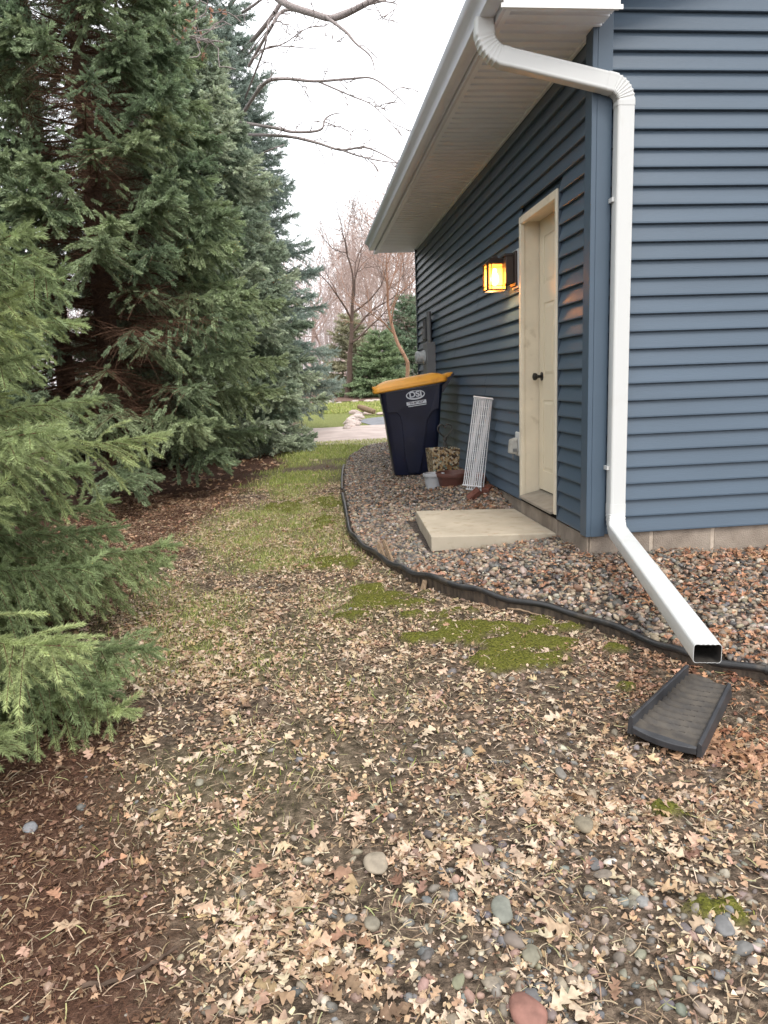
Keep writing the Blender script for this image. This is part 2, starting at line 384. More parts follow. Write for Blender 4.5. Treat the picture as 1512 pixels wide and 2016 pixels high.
# soffit with V grooves
mb = MB(); ys = np.arange(-.25, 6.87, .1)
XS = -.575; prof = []
y = -.25
while y < 6.87:
    for dy, dz in ((0, 0), (.062, 0), (.066, .014), (.074, .0), (.078, 0), (.081, .020), (.098, .020), (.1010, 0)):
        if y + dy <= 6.88: prof.append((y + dy, ZS + dz))
    y += .1016
V = []
for yy, zz in prof: V += [(XS, yy, zz), (-.004 if yy > 0 else .014, yy, zz)]
Fq = [(2 * i, 2 * i + 1, 2 * i + 3, 2 * i + 2) for i in range(len(prof) - 1)]
mb.add(V, Fq); mb.build('soffit', M_soffit, G)
mb = MB(); mb.box(-.028, -.006, .0, WL, ZS - .016, ZS - .002); mb.box(XS, XS + .03, -.245, 6.875, ZS - .014, ZS - .001); mb.build('soffit_channel', M_soffit, G)
# fascia, rake return, roof
mb = MB(); mb.box(-.598, -.576, -.25, 6.88, ZS - .018, 3.01); mb.build('fascia', M_fascia, G, bevel=.002)
mb = MB(); mb.box(-.60, .018, -.275, -.252, ZS - .02, 3.25); mb.box(-.615, .03, -.283, -.2755, ZS - .026, ZS - .004)
# rising rake board
nx = 5.5
mb.hexa([(.018, -.275, ZS + .19), (nx, -.275, ZS + .19 + nx * SLOPE), (nx, -.255, ZS + .19 + nx * SLOPE), (.018, -.255, ZS + .19)],
        [(.018, -.275, ZS + .40), (nx, -.275, ZS + .40 + nx * SLOPE), (nx, -.255, ZS + .40 + nx * SLOPE), (.018, -.255, ZS + .40)])
mb.build('rake_board', mat('rake_white', (.8, .8, .79), .45, .4, var=.02), G)
mb = MB()
mb.hexa([(-.66, -.31, 3.005), (7, -.31, 3.005 + 7.66 * SLOPE), (7, 6.93, 3.005 + 7.66 * SLOPE), (-.66, 6.93, 3.005)], [(-.66, -.31, 3.04), (7, -.31, 3.04 + 7.66 * SLOPE), (7, 6.93, 3.04 + 7.66 * SLOPE), (-.66, 6.93, 3.04)])
mb.hexa([(7.0, -.31, 3.005 + 7.66 * SLOPE), (14.6, -.31, 3.005), (14.6, 6.93, 3.005), (7.0, 6.93, 3.005 + 7.66 * SLOPE)], [(7.0, -.31, 3.04 + 7.66 * SLOPE), (14.6, -.31, 3.04), (14.6, 6.93, 3.04), (7.0, 6.93, 3.04 + 7.66 * SLOPE)])
mb.build('roof', M_shingle, G)
# eave gutter: K profile, hollow
pr = [(-.600, 3.0), (-.600, 2.868), (-.612, 2.862), (-.676, 2.862), (-.684, 2.868), (-.688, 2.905), (-.700, 2.925), (-.724, 2.940), (-.736, 2.955), (-.738, 2.985), (-.728, 2.988), (-.728, 2.98), (-.733, 2.978), (-.731, 2.958), (-.72, 2.944), (-.697, 2.929), (-.684, 2.907), (-.680, 2.872), (-.674, 2.867), (-.612, 2.867), (-.604, 2.873), (-.604, 3.0)]
mb = MB(); mb.sweep([[(x, yy, z) for x, z in pr] for yy in (-.30, 6.70)])
mb.add([(-.603, 6.70, 2.866), (-.676, 6.70, 2.866), (-.70, 6.70, 2.93), (-.732, 6.70, 2.95), (-.732, 6.70, 2.985), (-.603, 6.70, 2.99)], [(0, 1, 2, 3, 4, 5)])
mb.build('gutter', M_fascia, G, smooth=True)
# downspout: a ribbed rectangular pipe swept along its path
M_inner = mat('pipe_inside', (.05, .045, .04), .8, .2, var=.4, vscale=20)  # near-black colour stands in for the shade inside the pipe mouth
def pipe(path, name, parent):
    """path: list of (centre, width_dir, thick_dir, scale)"""
    W, T = .0508, .0381; rings = []
    def sect():
        pts = []; r = .012
        def arc(cx, cy, a0):
            for q in range(4):
                a = a0 + q * math.pi / 6; pts.append((cx + r * math.cos(a), cy + r * math.sin(a)))
        # rectangle with shallow ribs on the broad faces
        arc(W - r, T - r, 0)
        for k in range(9):
            u = (W - r) * (1 - 2 * (k + .5) / 9); pts.append((u, T - (.0018 if k % 2 else 0)))
        arc(-W + r, T - r, math.pi / 2); arc(-W + r, -T + r, math.pi)
        for k in range(9):
            u = -(W - r) * (1 - 2 * (k + .5) / 9); pts.append((u, -T + (.0018 if k % 2 else 0)))
        arc(W - r, -T + r, 1.5 * math.pi); return pts
    S = sect()
    for c, a, b, s in path:
        c = Vector(c); rings.append([c + a * u * s + b * v * s for u, v in S])
    inner = [[Vector(c) + a * u * s * .965 + b * v * s * .955 for u, v in S] for c, a, b, s in path[::-1]]
    mb = MB(); mb.sweep(rings + inner, cap=False)
    k = len(S); n = len(rings) * 2
    mb.f += [((n - 1) * k + j, (n - 1) * k + (j + 1) % k, (j + 1) % k, j) for j in range(k)]
    o = mb.build(name, M_white, parent, smooth=True)
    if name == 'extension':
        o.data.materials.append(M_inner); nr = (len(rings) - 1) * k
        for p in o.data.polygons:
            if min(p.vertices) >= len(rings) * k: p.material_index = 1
    return o
def bend(P, R, n, ribs=True):
    """P: points of a polyline (corner in the middle) -> arc samples"""
    A, B, D = [Vector(p) for p in P]; u = (A - B).normalized(); v = (D - B).normalized()
    th = u.angle(v); tl = R / math.tan(th / 2); p0 = B + u * tl; p1 = B + v * tl
    bis = (u + v).normalized(); cen = B + bis * (R / math.sin(th / 2)); out = []
    for i in range(n + 1):
        t = i / n; ang = (math.pi - th) * t
        e0 = (p0 - cen); ax = e0.cross(p1 - cen).normalized(); out.append(cen + Matrix.Rotation(ang, 3, ax) @ e0)
    return out
YD = -.072

P0 = Vector((-.652, YD, 2.866)); P1 = Vector((-.652, YD, 2.70)); P2 = Vector((.138, YD, 2.535)); P3 = Vector((.138, YD, .07))
END = Vector(atdepth(1393, 1287, 2.66)); Yv = Vector((0, -1, 0))
def frames(pts, mode):
    out = []
    for i, p in enumerate(pts):
        t = (pts[min(i + 1, len(pts) - 1)] - pts[max(i - 1, 0)]).normalized()
        b = Yv; a = t.cross(b).normalized()
        out.append((p, a, b, mode(i)))
    return out
e1 = bend((P0, P1, P2), .13, 26); e2 = bend((P1, P2, P3), .10, 26)
DS = empty('downspout', (0, 0, 0)); DS.parent = G
rib = lambda i: 1.0 + (.045 if i % 3 == 1 else -.045) 
pipe(frames([P0, P0 * .5 + e1[0] * .5, e1[0]], lambda i: .97), 'pipe', DS)
pipe(frames([e1[0] + Vector((0, 0, .02))] + e1 + [e1[-1] + (P2 - P1).normalized() * .03], lambda i: rib(i) if 3 < i < 25 else 1.02), 'elbow', DS)
pipe(frames([e1[-1] + (P2 - P1).normalized() * .01, e1[-1] * .5 + e2[0] * .5, e2[0] - (P2 - P1).normalized() * .01], lambda i: .98), 'pipe', DS)
pipe(frames([e2[0] - (P2 - P1).normalized() * .03] + e2 + [e2[-1] - Vector((0, 0, .02))], lambda i: rib(i) if 3 < i < 25 else 1.02), 'elbow', DS)
pipe(frames([e2[-1] + Vector((0, 0, .01)), Vector((.138, YD, 1.2)), Vector((.138, YD, .19))], lambda i: .97), 'pipe', DS)
# lower elbow: turns forward, broad face stays up
P3b = Vector((.138, YD, .045)); d2 = (END - P3b).normalized()
pts = bend((Vector((.138, YD, .3)), P3b, END), .11, 22); allp = [Vector((.138, YD, .20))] + pts + [pts[-1] + d2 * .05]
A0 = Vector((-1, 0, 0)); A1 = Vector((0, 0, 1)).cross(d2).normalized()
if A1.dot(A0) < 0: A1 = -A1
def lowframe(p, t, s, sc_):
    a = (A0 * (1 - s) + A1 * s); a = (a - t * a.dot(t)).normalized(); b = a.cross(t).normalized(); return (p, a, b, sc_)
fr = []
for i, p in enumerate(allp):
    t = (allp[min(i + 1, len(allp) - 1)] - allp[max(i - 1, 0)]).normalized(); s = min(1, max(0, (i - 1) / 20))
    fr.append(lowframe(p, t, s, (1.0 + (.03 if i % 3 == 1 else -.02)) if 2 < i < 14 else 1.01))
pipe(fr, 'elbow', DS)
st = pts[-1]; ext = [st + (END - st) * k / 6 for k in range(7)]
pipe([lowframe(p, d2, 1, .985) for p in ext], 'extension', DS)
for zz in (.42, 1.95): MB().box(.075, .092, -.080, -.014, zz - .012, zz + .012).build('strap', M_white, DS)
# door
D = empty('door', (0, 0, 0)); D.parent = G
def door_panel():
    mb = MB(); x0 = .113; Y0, Y1, Z0, Z1 = .573, 1.327, .10, 2.125
    rows = [(.25, .80), (.98, 1.52), (1.66, 2.0)]; cols = [(Y0 + .10, (Y0 + Y1) / 2 - .045), ((Y0 + Y1) / 2 + .045, Y1 - .10)]
    mb.box(x0 + .006, x0 + .045, Y0, Y1, Z0, Z1)
    # stiles and rails proud of the ground plane
    ysb = [Y0, cols[0][0], cols[0][1], cols[1][0], cols[1][1], Y1]; zsb = [Z0] + [v for r in rows for v in r] + [Z1]
    for i in range(0, 6, 2): mb.box(x0, x0 + .0065, ysb[i], ysb[i + 1], Z0, Z1)
    for i in range(0, 8, 2):
        for c in cols: mb.box(x0 + .0005, x0 + .0065, c[0], c[1], zsb[i], zsb[i + 1])
    for r in rows:
        for c in cols:
            mb.hexa([(x0 + .006, c[0] + .012, r[0] + .012), (x0 + .006, c[1] - .012, r[0] + .012), (x0 + .006, c[1] - .012, r[1] - .012), (x0 + .006, c[0] + .012, r[1] - .012)],
                    [(x0 + .001, c[0] + .035, r[0] + .035), (x0 + .001, c[1] - .035, r[0] + .035), (x0 + .001, c[1] - .035, r[1] - .035), (x0 + .001, c[0] + .035, r[1] - .035)])
    return mb
door_panel().build('panel', M_door, D)
kn = empty('door_knob', (0, 0, 0)); 
mb = MB()
def lathe_x(mb, prof, cx, cy, cz, k=20):
    rings = [[(cx - d, cy + r * math.cos(2 * math.pi * j / k), cz + r * math.sin(2 * math.pi * j / k)) for j in range(k)] for r, d in prof]; mb.sweep(rings)
bpy.data.objects.remove(kn)
ky = onplane(1063, 741, 0, .07)
lathe_x(mb, [(.033, 0), (.033, .006), (.012, .01), (.012, .035), (.024, .042), (.029, .055), (.026, .068), (.012, .074)], .113, 1.262, float(ky[2]))
mb.build('handle', M_black, D, smooth=True)
mb = MB(); mb.box(.117, .15, 1.3275, 1.336, .10, 2.125); mb.box(.117, .15, .565, .5725, .1, 2.125); mb.build('weatherstrip', M_dark, D)
# frame: jambs and brickmould
mb = MB()
for (a, b) in ((DOOR0, DOOR0 + .042), (DOOR1 - .034, DOOR1 - .0)):
    mb.box(-.004, .175, a, b, .055, DTOP - .004)
mb.box(-.004, .175, DOOR0 + .042, DOOR1 - .034, 2.127, DTOP - .004)
for (a, b) in ((DOOR0 - .001, DOOR0 + .036), (DOOR1 - .045, DOOR1 + .001)): mb.box(-.036, -.004, a, b, .03, DTOP)
mb.box(-.0365, -.0045, DOOR0 + .036, DOOR1 - .045, 2.108, DTOP + .0005)
mb.build('door_frame', M_frame, G, bevel=.004)
mb = MB(); mb.hexa([(-.055, DOOR0 + .037, .028), (.17, DOOR0 + .043, .05), (.17, DOOR1 - .046, .05), (-.055, DOOR1 - .046, .028)], [(-.055, DOOR0 + .037, .045), (.17, DOOR0 + .043, .098), (.17, DOOR1 - .046, .098), (-.055, DOOR1 - .046, .045)])
mb.build('threshold', M_metal, G, bevel=.003)
mb = MB(); mb.box(-.018, .11, DOOR0, DOOR1, -.003, .026); mb.build('sill', M_dark, G)
# ------------------------------------------------------------------ concrete step
st = MB(); A = [(-.885, .66), (.0 - .024, .53), (.0 - .024, 1.56), (-.835, 1.70)]
st.hexa([(x, y, -.30) for x, y in A], [(x, y, -.10) for x, y in A])
o = st.build('door_step', M_slab, None, bevel=.008); tag(o, 'low tan concrete slab step below the cream side door', 'step')
# ------------------------------------------------------------------ wall lantern
def emis(name, col, st, base=(.8, .5, .2)):
    m, t, b = newmat(name); b.inputs['Base Color'].default_value = (*base, 1)
    b.inputs['Emission Color'].default_value = (*col, 1); b.inputs['Emission Strength'].default_value = st; b.inputs['Roughness'].default_value = .4
    return m
LX, LY_, LZ_ = -.165, 1.60, 1.765
LN = empty('wall_lantern', (0, 1.56, 1.8), label='lit bronze box lantern with amber glass beside the cream door', cat='lamp')
mb = MB(); mb.box(-.034, -.0135, -.10 + 1.50, .06 + 1.50, 1.66, 1.95); o = mb.build('mounting_block', M_white, LN, bevel=.006)
mb = MB(); mb.box(-.052, -.0345, 1.412, 1.552, 1.675, 1.935); mb.box(-.115, -.052, 1.45, 1.53, 1.70, 1.90); mb.box(-.12, -.05, 1.47, 1.60, 1.905, 1.925); mb.build('back_plate', M_bronze, LN, bevel=.004)
for o in [c for c in LN.children]: o.location = (0, -1.56, -1.8)
hw = .072; z0, z1 = LZ_ - .10, LZ_ + .095
mb = MB(); cx, cy = LX, LY_
mb.hexa([(cx - hw - .018, cy - hw - .018, z1), (cx + hw + .018, cy - hw - .018, z1), (cx + hw + .018, cy + hw + .018, z1), (cx - hw - .018, cy + hw + .018, z1)],
        [(cx - .045, cy - .045, z1 + .045), (cx + .045, cy - .045, z1 + .045), (cx + .045, cy + .045, z1 + .045), (cx - .045, cy + .045, z1 + .045)])
mb.box(cx - .02, cx + .02, cy - .02, cy + .02, z1 + .045, z1 + .065)
for sx in (-1, 1):
    for sy in (-1, 1): mb.box(cx + sx * hw - .006, cx + sx * hw + .006, cy + sy * hw - .006, cy + sy * hw + .006, z0, z1)
for s in (-1, 1):
    for q in (-.045, .045):
        mb.box(cx + q - .0025, cx + q + .0025, cy + s * (hw + .003) - .003, cy + s * (hw + .003) + .003, z0, z1)
        mb.box(cx + s * (hw + .003) - .003, cx + s * (hw + .003) + .003, cy + q - .0025, cy + q + .0025, z0, z1)
    for zz in (z0 + .028, z1 - .028):
        mb.box(cx - hw, cx + hw, cy + s * (hw + .0035) - .003, cy + s * (hw + .0035) + .003, zz - .0025, zz + .0025)
        mb.box(cx + s * (hw + .0035) - .003, cx + s * (hw + .0035) + .003, cy - hw, cy + hw, zz - .0025, zz + .0025)
for zz in (z0 - .006, z1 - .004):
    mb.box(cx - hw - .009, cx + hw + .009, cy - hw - .009, cy - hw + .004, zz, zz + .010); mb.box(cx - hw - .009, cx + hw + .009, cy + hw - .004, cy + hw + .009, zz, zz + .010)
    mb.box(cx - hw - .009, cx - hw + .004, cy - hw + .004, cy + hw - .004, zz, zz + .010); mb.box(cx + hw - .004, cx + hw + .009, cy - hw + .004, cy + hw - .004, zz, zz + .010)
o = mb.build('cage', M_bronze, LN); o.location = (0, -1.56, -1.8)
# amber glass: glows brightest opposite the bulb
gm, t, b = newmat('amber_glass'); N = t.nodes; Lk = t.links
b.inputs['Base Color'].default_value = (.75, .42, .16, 1); b.inputs['Roughness'].default_value = .35
tr = N.new('ShaderNodeBsdfTransparent'); tr.inputs['Color'].default_value = (1, .74, .42, 1)
tl = N.new('ShaderNodeBsdfTranslucent'); tl.inputs['Color'].default_value = (.95, .6, .25, 1)
m1 = N.new('ShaderNodeMixShader'); m1.inputs['Fac'].default_value = .38; Lk.new(tr.outputs[0], m1.inputs[1]); Lk.new(tl.outputs[0], m1.inputs[2])
m2 = N.new('ShaderNodeMixShader'); m2.inputs['Fac'].default_value = .10; Lk.new(m1.outputs[0], m2.inputs[1]); Lk.new(b.outputs[0], m2.inputs[2])
Lk.new(m2.outputs[0], N['Material Output'].inputs['Surface'])
mb = MB()
for s in (-1, 1):
    mb.box(cx - hw + .006, cx + hw - .006, cy + s * (hw - .004) - .0015, cy + s * (hw - .004) + .0015, z0 + .004, z1 - .004)
    mb.box(cx + s * (hw - .004) - .0015, cx + s * (hw - .004) + .0015, cy - hw + .006, cy + hw - .006, z0 + .004, z1 - .004)
o = mb.build('glass', gm, LN); o.location = (0, -1.56, -1.8)
mb = MB(); mb.lathe([(.005, -.052), (.018, -.045), (.030, -.02), (.033, .0), (.028, .022), (.015, .045), (.013, .075)], (cx, cy, LZ_ - .01), 20)
o = mb.build('bulb', emis('lamp_glow', (1, .78, .42), 55), LN, smooth=True); o.location = (0, -1.56, -1.8)
pl = bpy.data.lights.new('lantern_light', 'POINT'); pl.energy = 5.0; pl.color = (1, .62, .28); pl.shadow_soft_size = .03
po = bpy.data.objects.new('lantern_light', pl); C.objects.link(po); po.parent = LN; po.location = (cx, cy - 1.56, LZ_ - 1.8 - .07)
# ------------------------------------------------------------------ outlet cover, meter, cable box
OC = empty('outlet_cover', (0, 1.46, .44), label='weathered grey bubble outlet cover on white plate low beside the door', cat='outlet')
mb = MB(); mb.box(-.030, -.012, -.055, .055, -.09, .105); mb.build('plate', M_white, OC, bevel=.012)
mb = MB(); mb.hexa([(-.10, -.035, -.065), (-.031, -.045, -.075), (-.031, .045, -.075), (-.10, .035, -.065)], [(-.09, -.035, .045), (-.031, -.045, .06), (-.031, .045, .06), (-.09, .035, .045)])
mb.build('bubble', M_greyl, OC, bevel=.012)
MB().box(-.075, -.045, -.052, -.0365, -.05, -.025).build('latch', M_grey, OC); mb = MB(); mb.tube([(-.06, 0, -.06), (-.065, 0, -.10), (-.05, .01, -.12)], .006, 8); mb.build('hinge', M_grey, OC)
EM = empty('electric_meter', (0, 5.3, 1.3), label='grey electric meter box with round glass meter near the far wall corner', cat='meter')
mb = MB(); mb.box(-.13, -.014, -.16, .16, -.42, .16); mb.build('box', M_grey, EM, bevel=.006)
mb = MB(); lathe_x(mb, [(.09, 0), (.09, .02), (.08, .03), (.076, .11), (.06, .125), (.01, .13)], -.13, .03, -.02, 24); mb.build('meter_glass', M_glass, EM, smooth=True)
mb = MB(); mb.lathe([(.03, 0), (.03, .4)], (-.06, .05, .16), 14); mb.tube([(-.06, -.1, -.42), (-.06, -.1, -1.6)], .02, 10); mb.tube([(-.075, .06, -.42), (-.075, .06, -1.6)], .03, 10); mb.build('conduit', M_grey, EM, smooth=True)
CB = empty('junction_box', (0, 5.52, 1.62), label='small dark junction box above the electric meter', cat='electrical box')
mb = MB(); mb.box(-.10, -.014, -.13, .09, -.12, .15); mb.build('box', mat('dark_box', (.03, .033, .038), .5, .4, var=.1), CB, bevel=.005)
mb = MB(); mb.box(-.118, -.1, -.115, .075, -.10, .03); mb.build('cover', M_grey, CB, bevel=.003)

# ------------------------------------------------------------------ trash cart
M_cart = mat('navy_cart', (.006, .009, .028), .32, .5, var=.25, vscale=4, bump=.12, bscale=160, dirt=((.045, .038, .045), 5, .60, .5))
M_lid = mat('yellow_lid', (.72, .33, .035), .45, .5, var=.1, vscale=5, bump=.1, bscale=60, dirt=((.42, .15, .02), 9, .58, .6))
TC = empty('trash_cart', (-.50, 3.95, -.055), rz=math.radians(-4), label='dark blue wheeled trash cart with yellow-orange lid', cat='trash bin')
def rrect(cx, cy, hx, hy, r, z, n=5, dz=0):
    out = []
    for (sx, sy, a0) in ((1, 1, 0), (-1, 1, 90), (-1, -1, 180), (1, -1, 270)):
        for q in range(n):
            a = math.radians(a0 + 90 * q / (n - 1)); out.append((cx + sx * (hx - r) + r * math.cos(a), cy + sy * (hy - r) + r * math.sin(a), z + dz * (cx + sx * (hx - r) + r * math.cos(a))))
    return out
mb = MB(); rings = []
for z, xl, xr, hy, r in ((0, -.245, .20, .235, .05), (.02, -.255, .21, .24, .06), (.30, -.295, .245, .262, .06), (.62, -.335, .275, .285, .06), (.79, -.36, .285, .298, .06), (.82, -.368, .292, .306, .06), (.98, -.385, .31, .315, .06)):
    rings.append(rrect((xl + xr) / 2, 0, (xr - xl) / 2, hy, r, z, dz=.12 if z > .9 else (.06 if z > .7 else 0)))
mb.sweep(rings); mb.build('body', M_cart, TC, smooth=True)
mb = MB()     # raised U-shaped panel bands on the visible flank
def flank(x, z): return -np.interp(z, [0, .3, .62, .82, .98], [.24, .262, .285, .306, .315])
def plate(mb, pts, pro):
    b = [(x, flank(x, z) + .004, z) for x, z in pts]; t = [(x, flank(x, z) - pro, z) for x, z in pts]; n = len(pts)
    mb.add(b + t, [tuple(range(n, 2 * n))] + [(i, (i + 1) % n, n + (i + 1) % n, n + i) for i in range(n)])
plate(mb, [(-.335, .985), (-.31, .70), (-.21, .70), (-.175, .66), (-.155, .58), (-.13, .20), (-.09, .02), (.03, .02), (.07, .20), (.11, .52), (.125, .60), (.15, .66), (.20, .71), (.255, .73), (.27, 1.02)], .012)
mb.build('side_panel', M_cart, TC, bevel=.005)
mb = MB(); rings = [rrect(-.037, 0, .357, .325, .06, 1.0, dz=.12), rrect(-.037, 0, .362, .33, .06, 1.0, dz=.12), rrect(-.037, 0, .366, .334, .06, .955, dz=.12), rrect(-.037, 0, .35, .31, .06, .95, dz=.12)]
mb.sweep(rings); mb.build('rim', M_cart, TC, smooth=True)
mb = MB(); lid = []
for z, e, r in ((.968, .020, .07), (.980, .030, .07), (1.018, .024, .07), (1.040, .0, .07), (1.068, -.05, .06), (1.088, -.12, .05)):
    lid.append(rrect(-.05, 0, .375 + e, .325 + e, r, z, dz=.14))
mb.sweep(lid)
mb.hexa([(.30, -.27, 1.03), (.42, -.25, 1.085), (.42, .25, 1.085), (.30, .27, 1.03)], [(.30, -.27, 1.085), (.42, -.25, 1.118), (.42, .25, 1.118), (.30, .27, 1.085)])
mb.box(-.46, -.40, -.2, .2, .955, .985)
mb.build('lid', M_lid, TC, smooth=True, bevel=.006)
mb = MB(); mb.tube([(.415, -.30, 1.085), (.415, .30, 1.085)], .016, 10)
for sy in (-1, 1): mb.hexa([(.27, sy * .24 - .02, .90), (.31, sy * .24 - .02, .90), (.31, sy * .24 + .02, .90), (.27, sy * .24 + .02, .90)], [(.27, sy * .24 - .02, 1.03), (.43, sy * .24 - .02, 1.08), (.43, sy * .24 + .02, 1.08), (.27, sy * .24 + .02, 1.03)])
mb.build('handle', M_cart, TC, smooth=True)
for sy in (-1, 1):
    wh = MB(); k = 26
    rings = [[(.235 + r * math.cos(2 * math.pi * j / k), sy * (.215 + d), .105 + r * math.sin(2 * math.pi * j / k)) for j in range(k)] for r, d in ((.02, -.03), (.09, -.03), (.105, -.02), (.105, .02), (.09, .03), (.05, .022), (.02, .03))]
    wh.sweep(rings); wh.build('wheel', M_black, TC, smooth=True)
# logo: DSI in an oval ring with a phone strip under it
M_ink = mat('sticker_grey', (.50, .53, .58), .5, .4, var=.08, vscale=60)
def text_mesh(txt, size, name, mtl, parent, M, shear=0.0, off=0.0, sx=1):
    cu = bpy.data.curves.new(name, 'FONT'); cu.body = txt; cu.size = size; cu.extrude = .0008; cu.align_x = 'CENTER'; cu.align_y = 'CENTER'; cu.shear = shear; cu.offset = off
    ob = bpy.data.objects.new(name, cu); C.objects.link(ob); bpy.context.view_layer.update()
    me = bpy.data.meshes.new_from_object(ob); bpy.data.objects.remove(ob)
    me.transform(Matrix.Diagonal((sx, 1, 1, 1))); o = link(name, me, mtl, parent); o.matrix_local = M; return o
lg = -np.interp(.86, [.82, .98], [.306, .315]) - .0145
def face(x, z, d=0): # frame on the flank: local x -> cart x, local y -> up, normal out
    m = Matrix(((1, 0, 0, x), (0, .055, -1, lg - d), (0, 1, .055, z), (0, 0, 0, 1))); return m @ Matrix.Rotation(math.radians(7), 4, 'Z') @ Matrix.Scale(1.18, 4)
LGX, LGZ = .0, .885
mb = MB(); n = 48; ring = []
for j in range(n):
    a = 2 * math.pi * j / n; wv = .009 + .006 * max(0, -math.sin(a))
    ring.append([(.088 * math.cos(a), .043 * math.sin(a), 0), ((.088 - wv) * math.cos(a), (.043 - wv) * math.sin(a), 0), ((.088 - wv) * math.cos(a), (.043 - wv) * math.sin(a), .0012), (.088 * math.cos(a), .043 * math.sin(a), .0012)])
mb.sweep(ring + [ring[0]], cap=False); o = mb.build('logo_oval', M_ink, TC); o.matrix_local = face(LGX, LGZ)
text_mesh('DSI', .070, 'logo_letters', M_ink, TC, face(LGX, LGZ + .004, .0005), off=.0022, sx=1.18)
mb = MB(); mb.box(-.092, .092, -.0155, .0155, 0, .001); o = mb.build('logo_strip', M_ink, TC); o.matrix_local = face(LGX + .008, LGZ - .084)
text_mesh('952-469-2239', .026, 'phone_number', M_cart, TC, face(LGX + .008, LGZ - .083, .0014), off=.0008)
mb = MB(); mb.box(-.08, .09, -.0035, .0035, 0, .001); o = mb.build('logo_underline', M_ink, TC); o.matrix_local = face(LGX + .012, LGZ - .115)

# ------------------------------------------------------------------ pots, planter, rack, bricks
M_terra = mat('brown_plastic_pot', (.11, .045, .035), .45, .4, var=.12, vscale=6, dirt=((.20, .13, .1), 10, .58, .4))
def bowl(name, c, prof, m, label, cat):
    e = empty(name, c, label=label, cat=cat); mb = MB(); mb.lathe(prof, k=40); mb.build('pot_wall', m, e, smooth=True); return e
b1 = bowl('plant_pot', (-.305, 2.72, -.115), [(.08, 0), (.115, .005), (.145, .10), (.155, .155), (.172, .158), (.176, .18), (.172, .198), (.16, .198), (.152, .165), (.14, .13), (.01, .125)], M_terra, 'wide reddish-brown bowl planter on the gravel', 'plant pot')
mb = MB(); mb.lathe([(.138, .131), (.1, .14), (.02, .146)], k=24); mb.build('soil', mat('pot_soil', (.03, .02, .015), .95, .1, var=.5, vscale=60, bump=.8), b1)
b2 = bowl('plant_pot', (-.485, 2.80, -.115), [(.06, 0), (.078, .003), (.093, .13), (.095, .15), (.108, .155), (.112, .168), (.108, .185), (.098, .187), (.092, .17), (.085, .1), (.01, .09)], mat('white_plastic_pot', (.40, .41, .43), .4, .5, var=.08, vscale=6, dirt=((.25, .25, .25), 8, .5, .4)), 'small pale grey pot with white rim beside the brown bowl', 'plant pot')
# square mosaic planter
def mosaic():
    m, t, b = newmat('mosaic_print'); N = t.nodes; Lk = t.links
    tc = N.new('ShaderNodeTexCoord'); v = N.new('ShaderNodeTexVoronoi'); v.inputs['Scale'].default_value = 55; Lk.new(tc.outputs['Object'], v.inputs['Vector'])
    s = N.new('ShaderNodeSeparateColor'); Lk.new(v.outputs['Color'], s.inputs['Color'])
    r = N.new('ShaderNodeValToRGB'); r.color_ramp.interpolation = 'CONSTANT'; e = r.color_ramp.elements
    cs = [(0, (.36, .29, .18)), (.2, (.09, .05, .025)), (.36, (.30, .20, .08)), (.50, (.44, .39, .30)), (.6, (.035, .02, .012)), (.72, (.20, .11, .045)), (.84, (.13, .19, .16)), (.9, (.46, .39, .27))]
    while len(e) < len(cs): e.new(.5)
    for k, (p, c) in enumerate(cs): e[k].position = p; e[k].color = (*c, 1)
    Lk.new(s.outputs['Red'], r.inputs['Fac']); Lk.new(r.outputs['Color'], b.inputs['Base Color']); b.inputs['Roughness'].default_value = .5
    bp = N.new('ShaderNodeBump'); bp.inputs['Strength'].default_value = .5; bp.inputs['Distance'].default_value = .01; Lk.new(v.outputs['Distance'], bp.inputs['Height']); Lk.new(bp.outputs['Normal'], b.inputs['Normal'])
    return m
PL = empty('square_planter', (-.335, 3.10, .035), rz=math.radians(4), label='square planter printed with a brown and cream mosaic behind the pots', cat='planter')
mb = MB(); h = .25
def sq(a, z): return [(-a, -a, z), (a, -a, z), (a, a, z), (-a, a, z)]
mb.sweep([sq(.128, 0), sq(.148, h), sq(.138, h), sq(.128, .18), sq(.01, .18)]); mb.build('planter_wall', mosaic(), PL, bevel=.004)
mb = MB(); mb.box(-.155, .155, -.155, .155, -.10, -.001); mb.build('base', mat('planter_stand', (.045, .048, .05), .6, .3, var=.3), PL, bevel=.01)
HT = empty('plant_trellis', (-.315, 3.06, .2), rz=math.radians(8), label='black wire heart trellis standing in the mosaic planter', cat='trellis')
mb = MB(); H = []
for j in range(41):
    a = math.pi * 2 * j / 40; x = 16 * math.sin(a) ** 3; z = 13 * math.cos(a) - 5 * math.cos(2 * a) - 2 * math.cos(3 * a) - math.cos(4 * a)
    H.append((x * .0048, 0, .27 + z * .0052))
mb.tube(H, .006, 8)
mb.tube([(0, 0, .19), (0, 0, -.03)], .004, 6); mb.tube([(0, 0, .19), (-.03, .0, .08), (-.045, 0, -.03)], .0035, 6); mb.tube([(0, 0, .19), (.03, .0, .08), (.04, 0, -.03)], .0035, 6)
mb.lathe([(.012, .165), (.02, .17), (.02, .20), (.012, .205)], k=10)
mb.build('wire', mat('worn_black_wire', (.05, .047, .045), .5, .4, var=.3, vscale=40), HT, smooth=True)
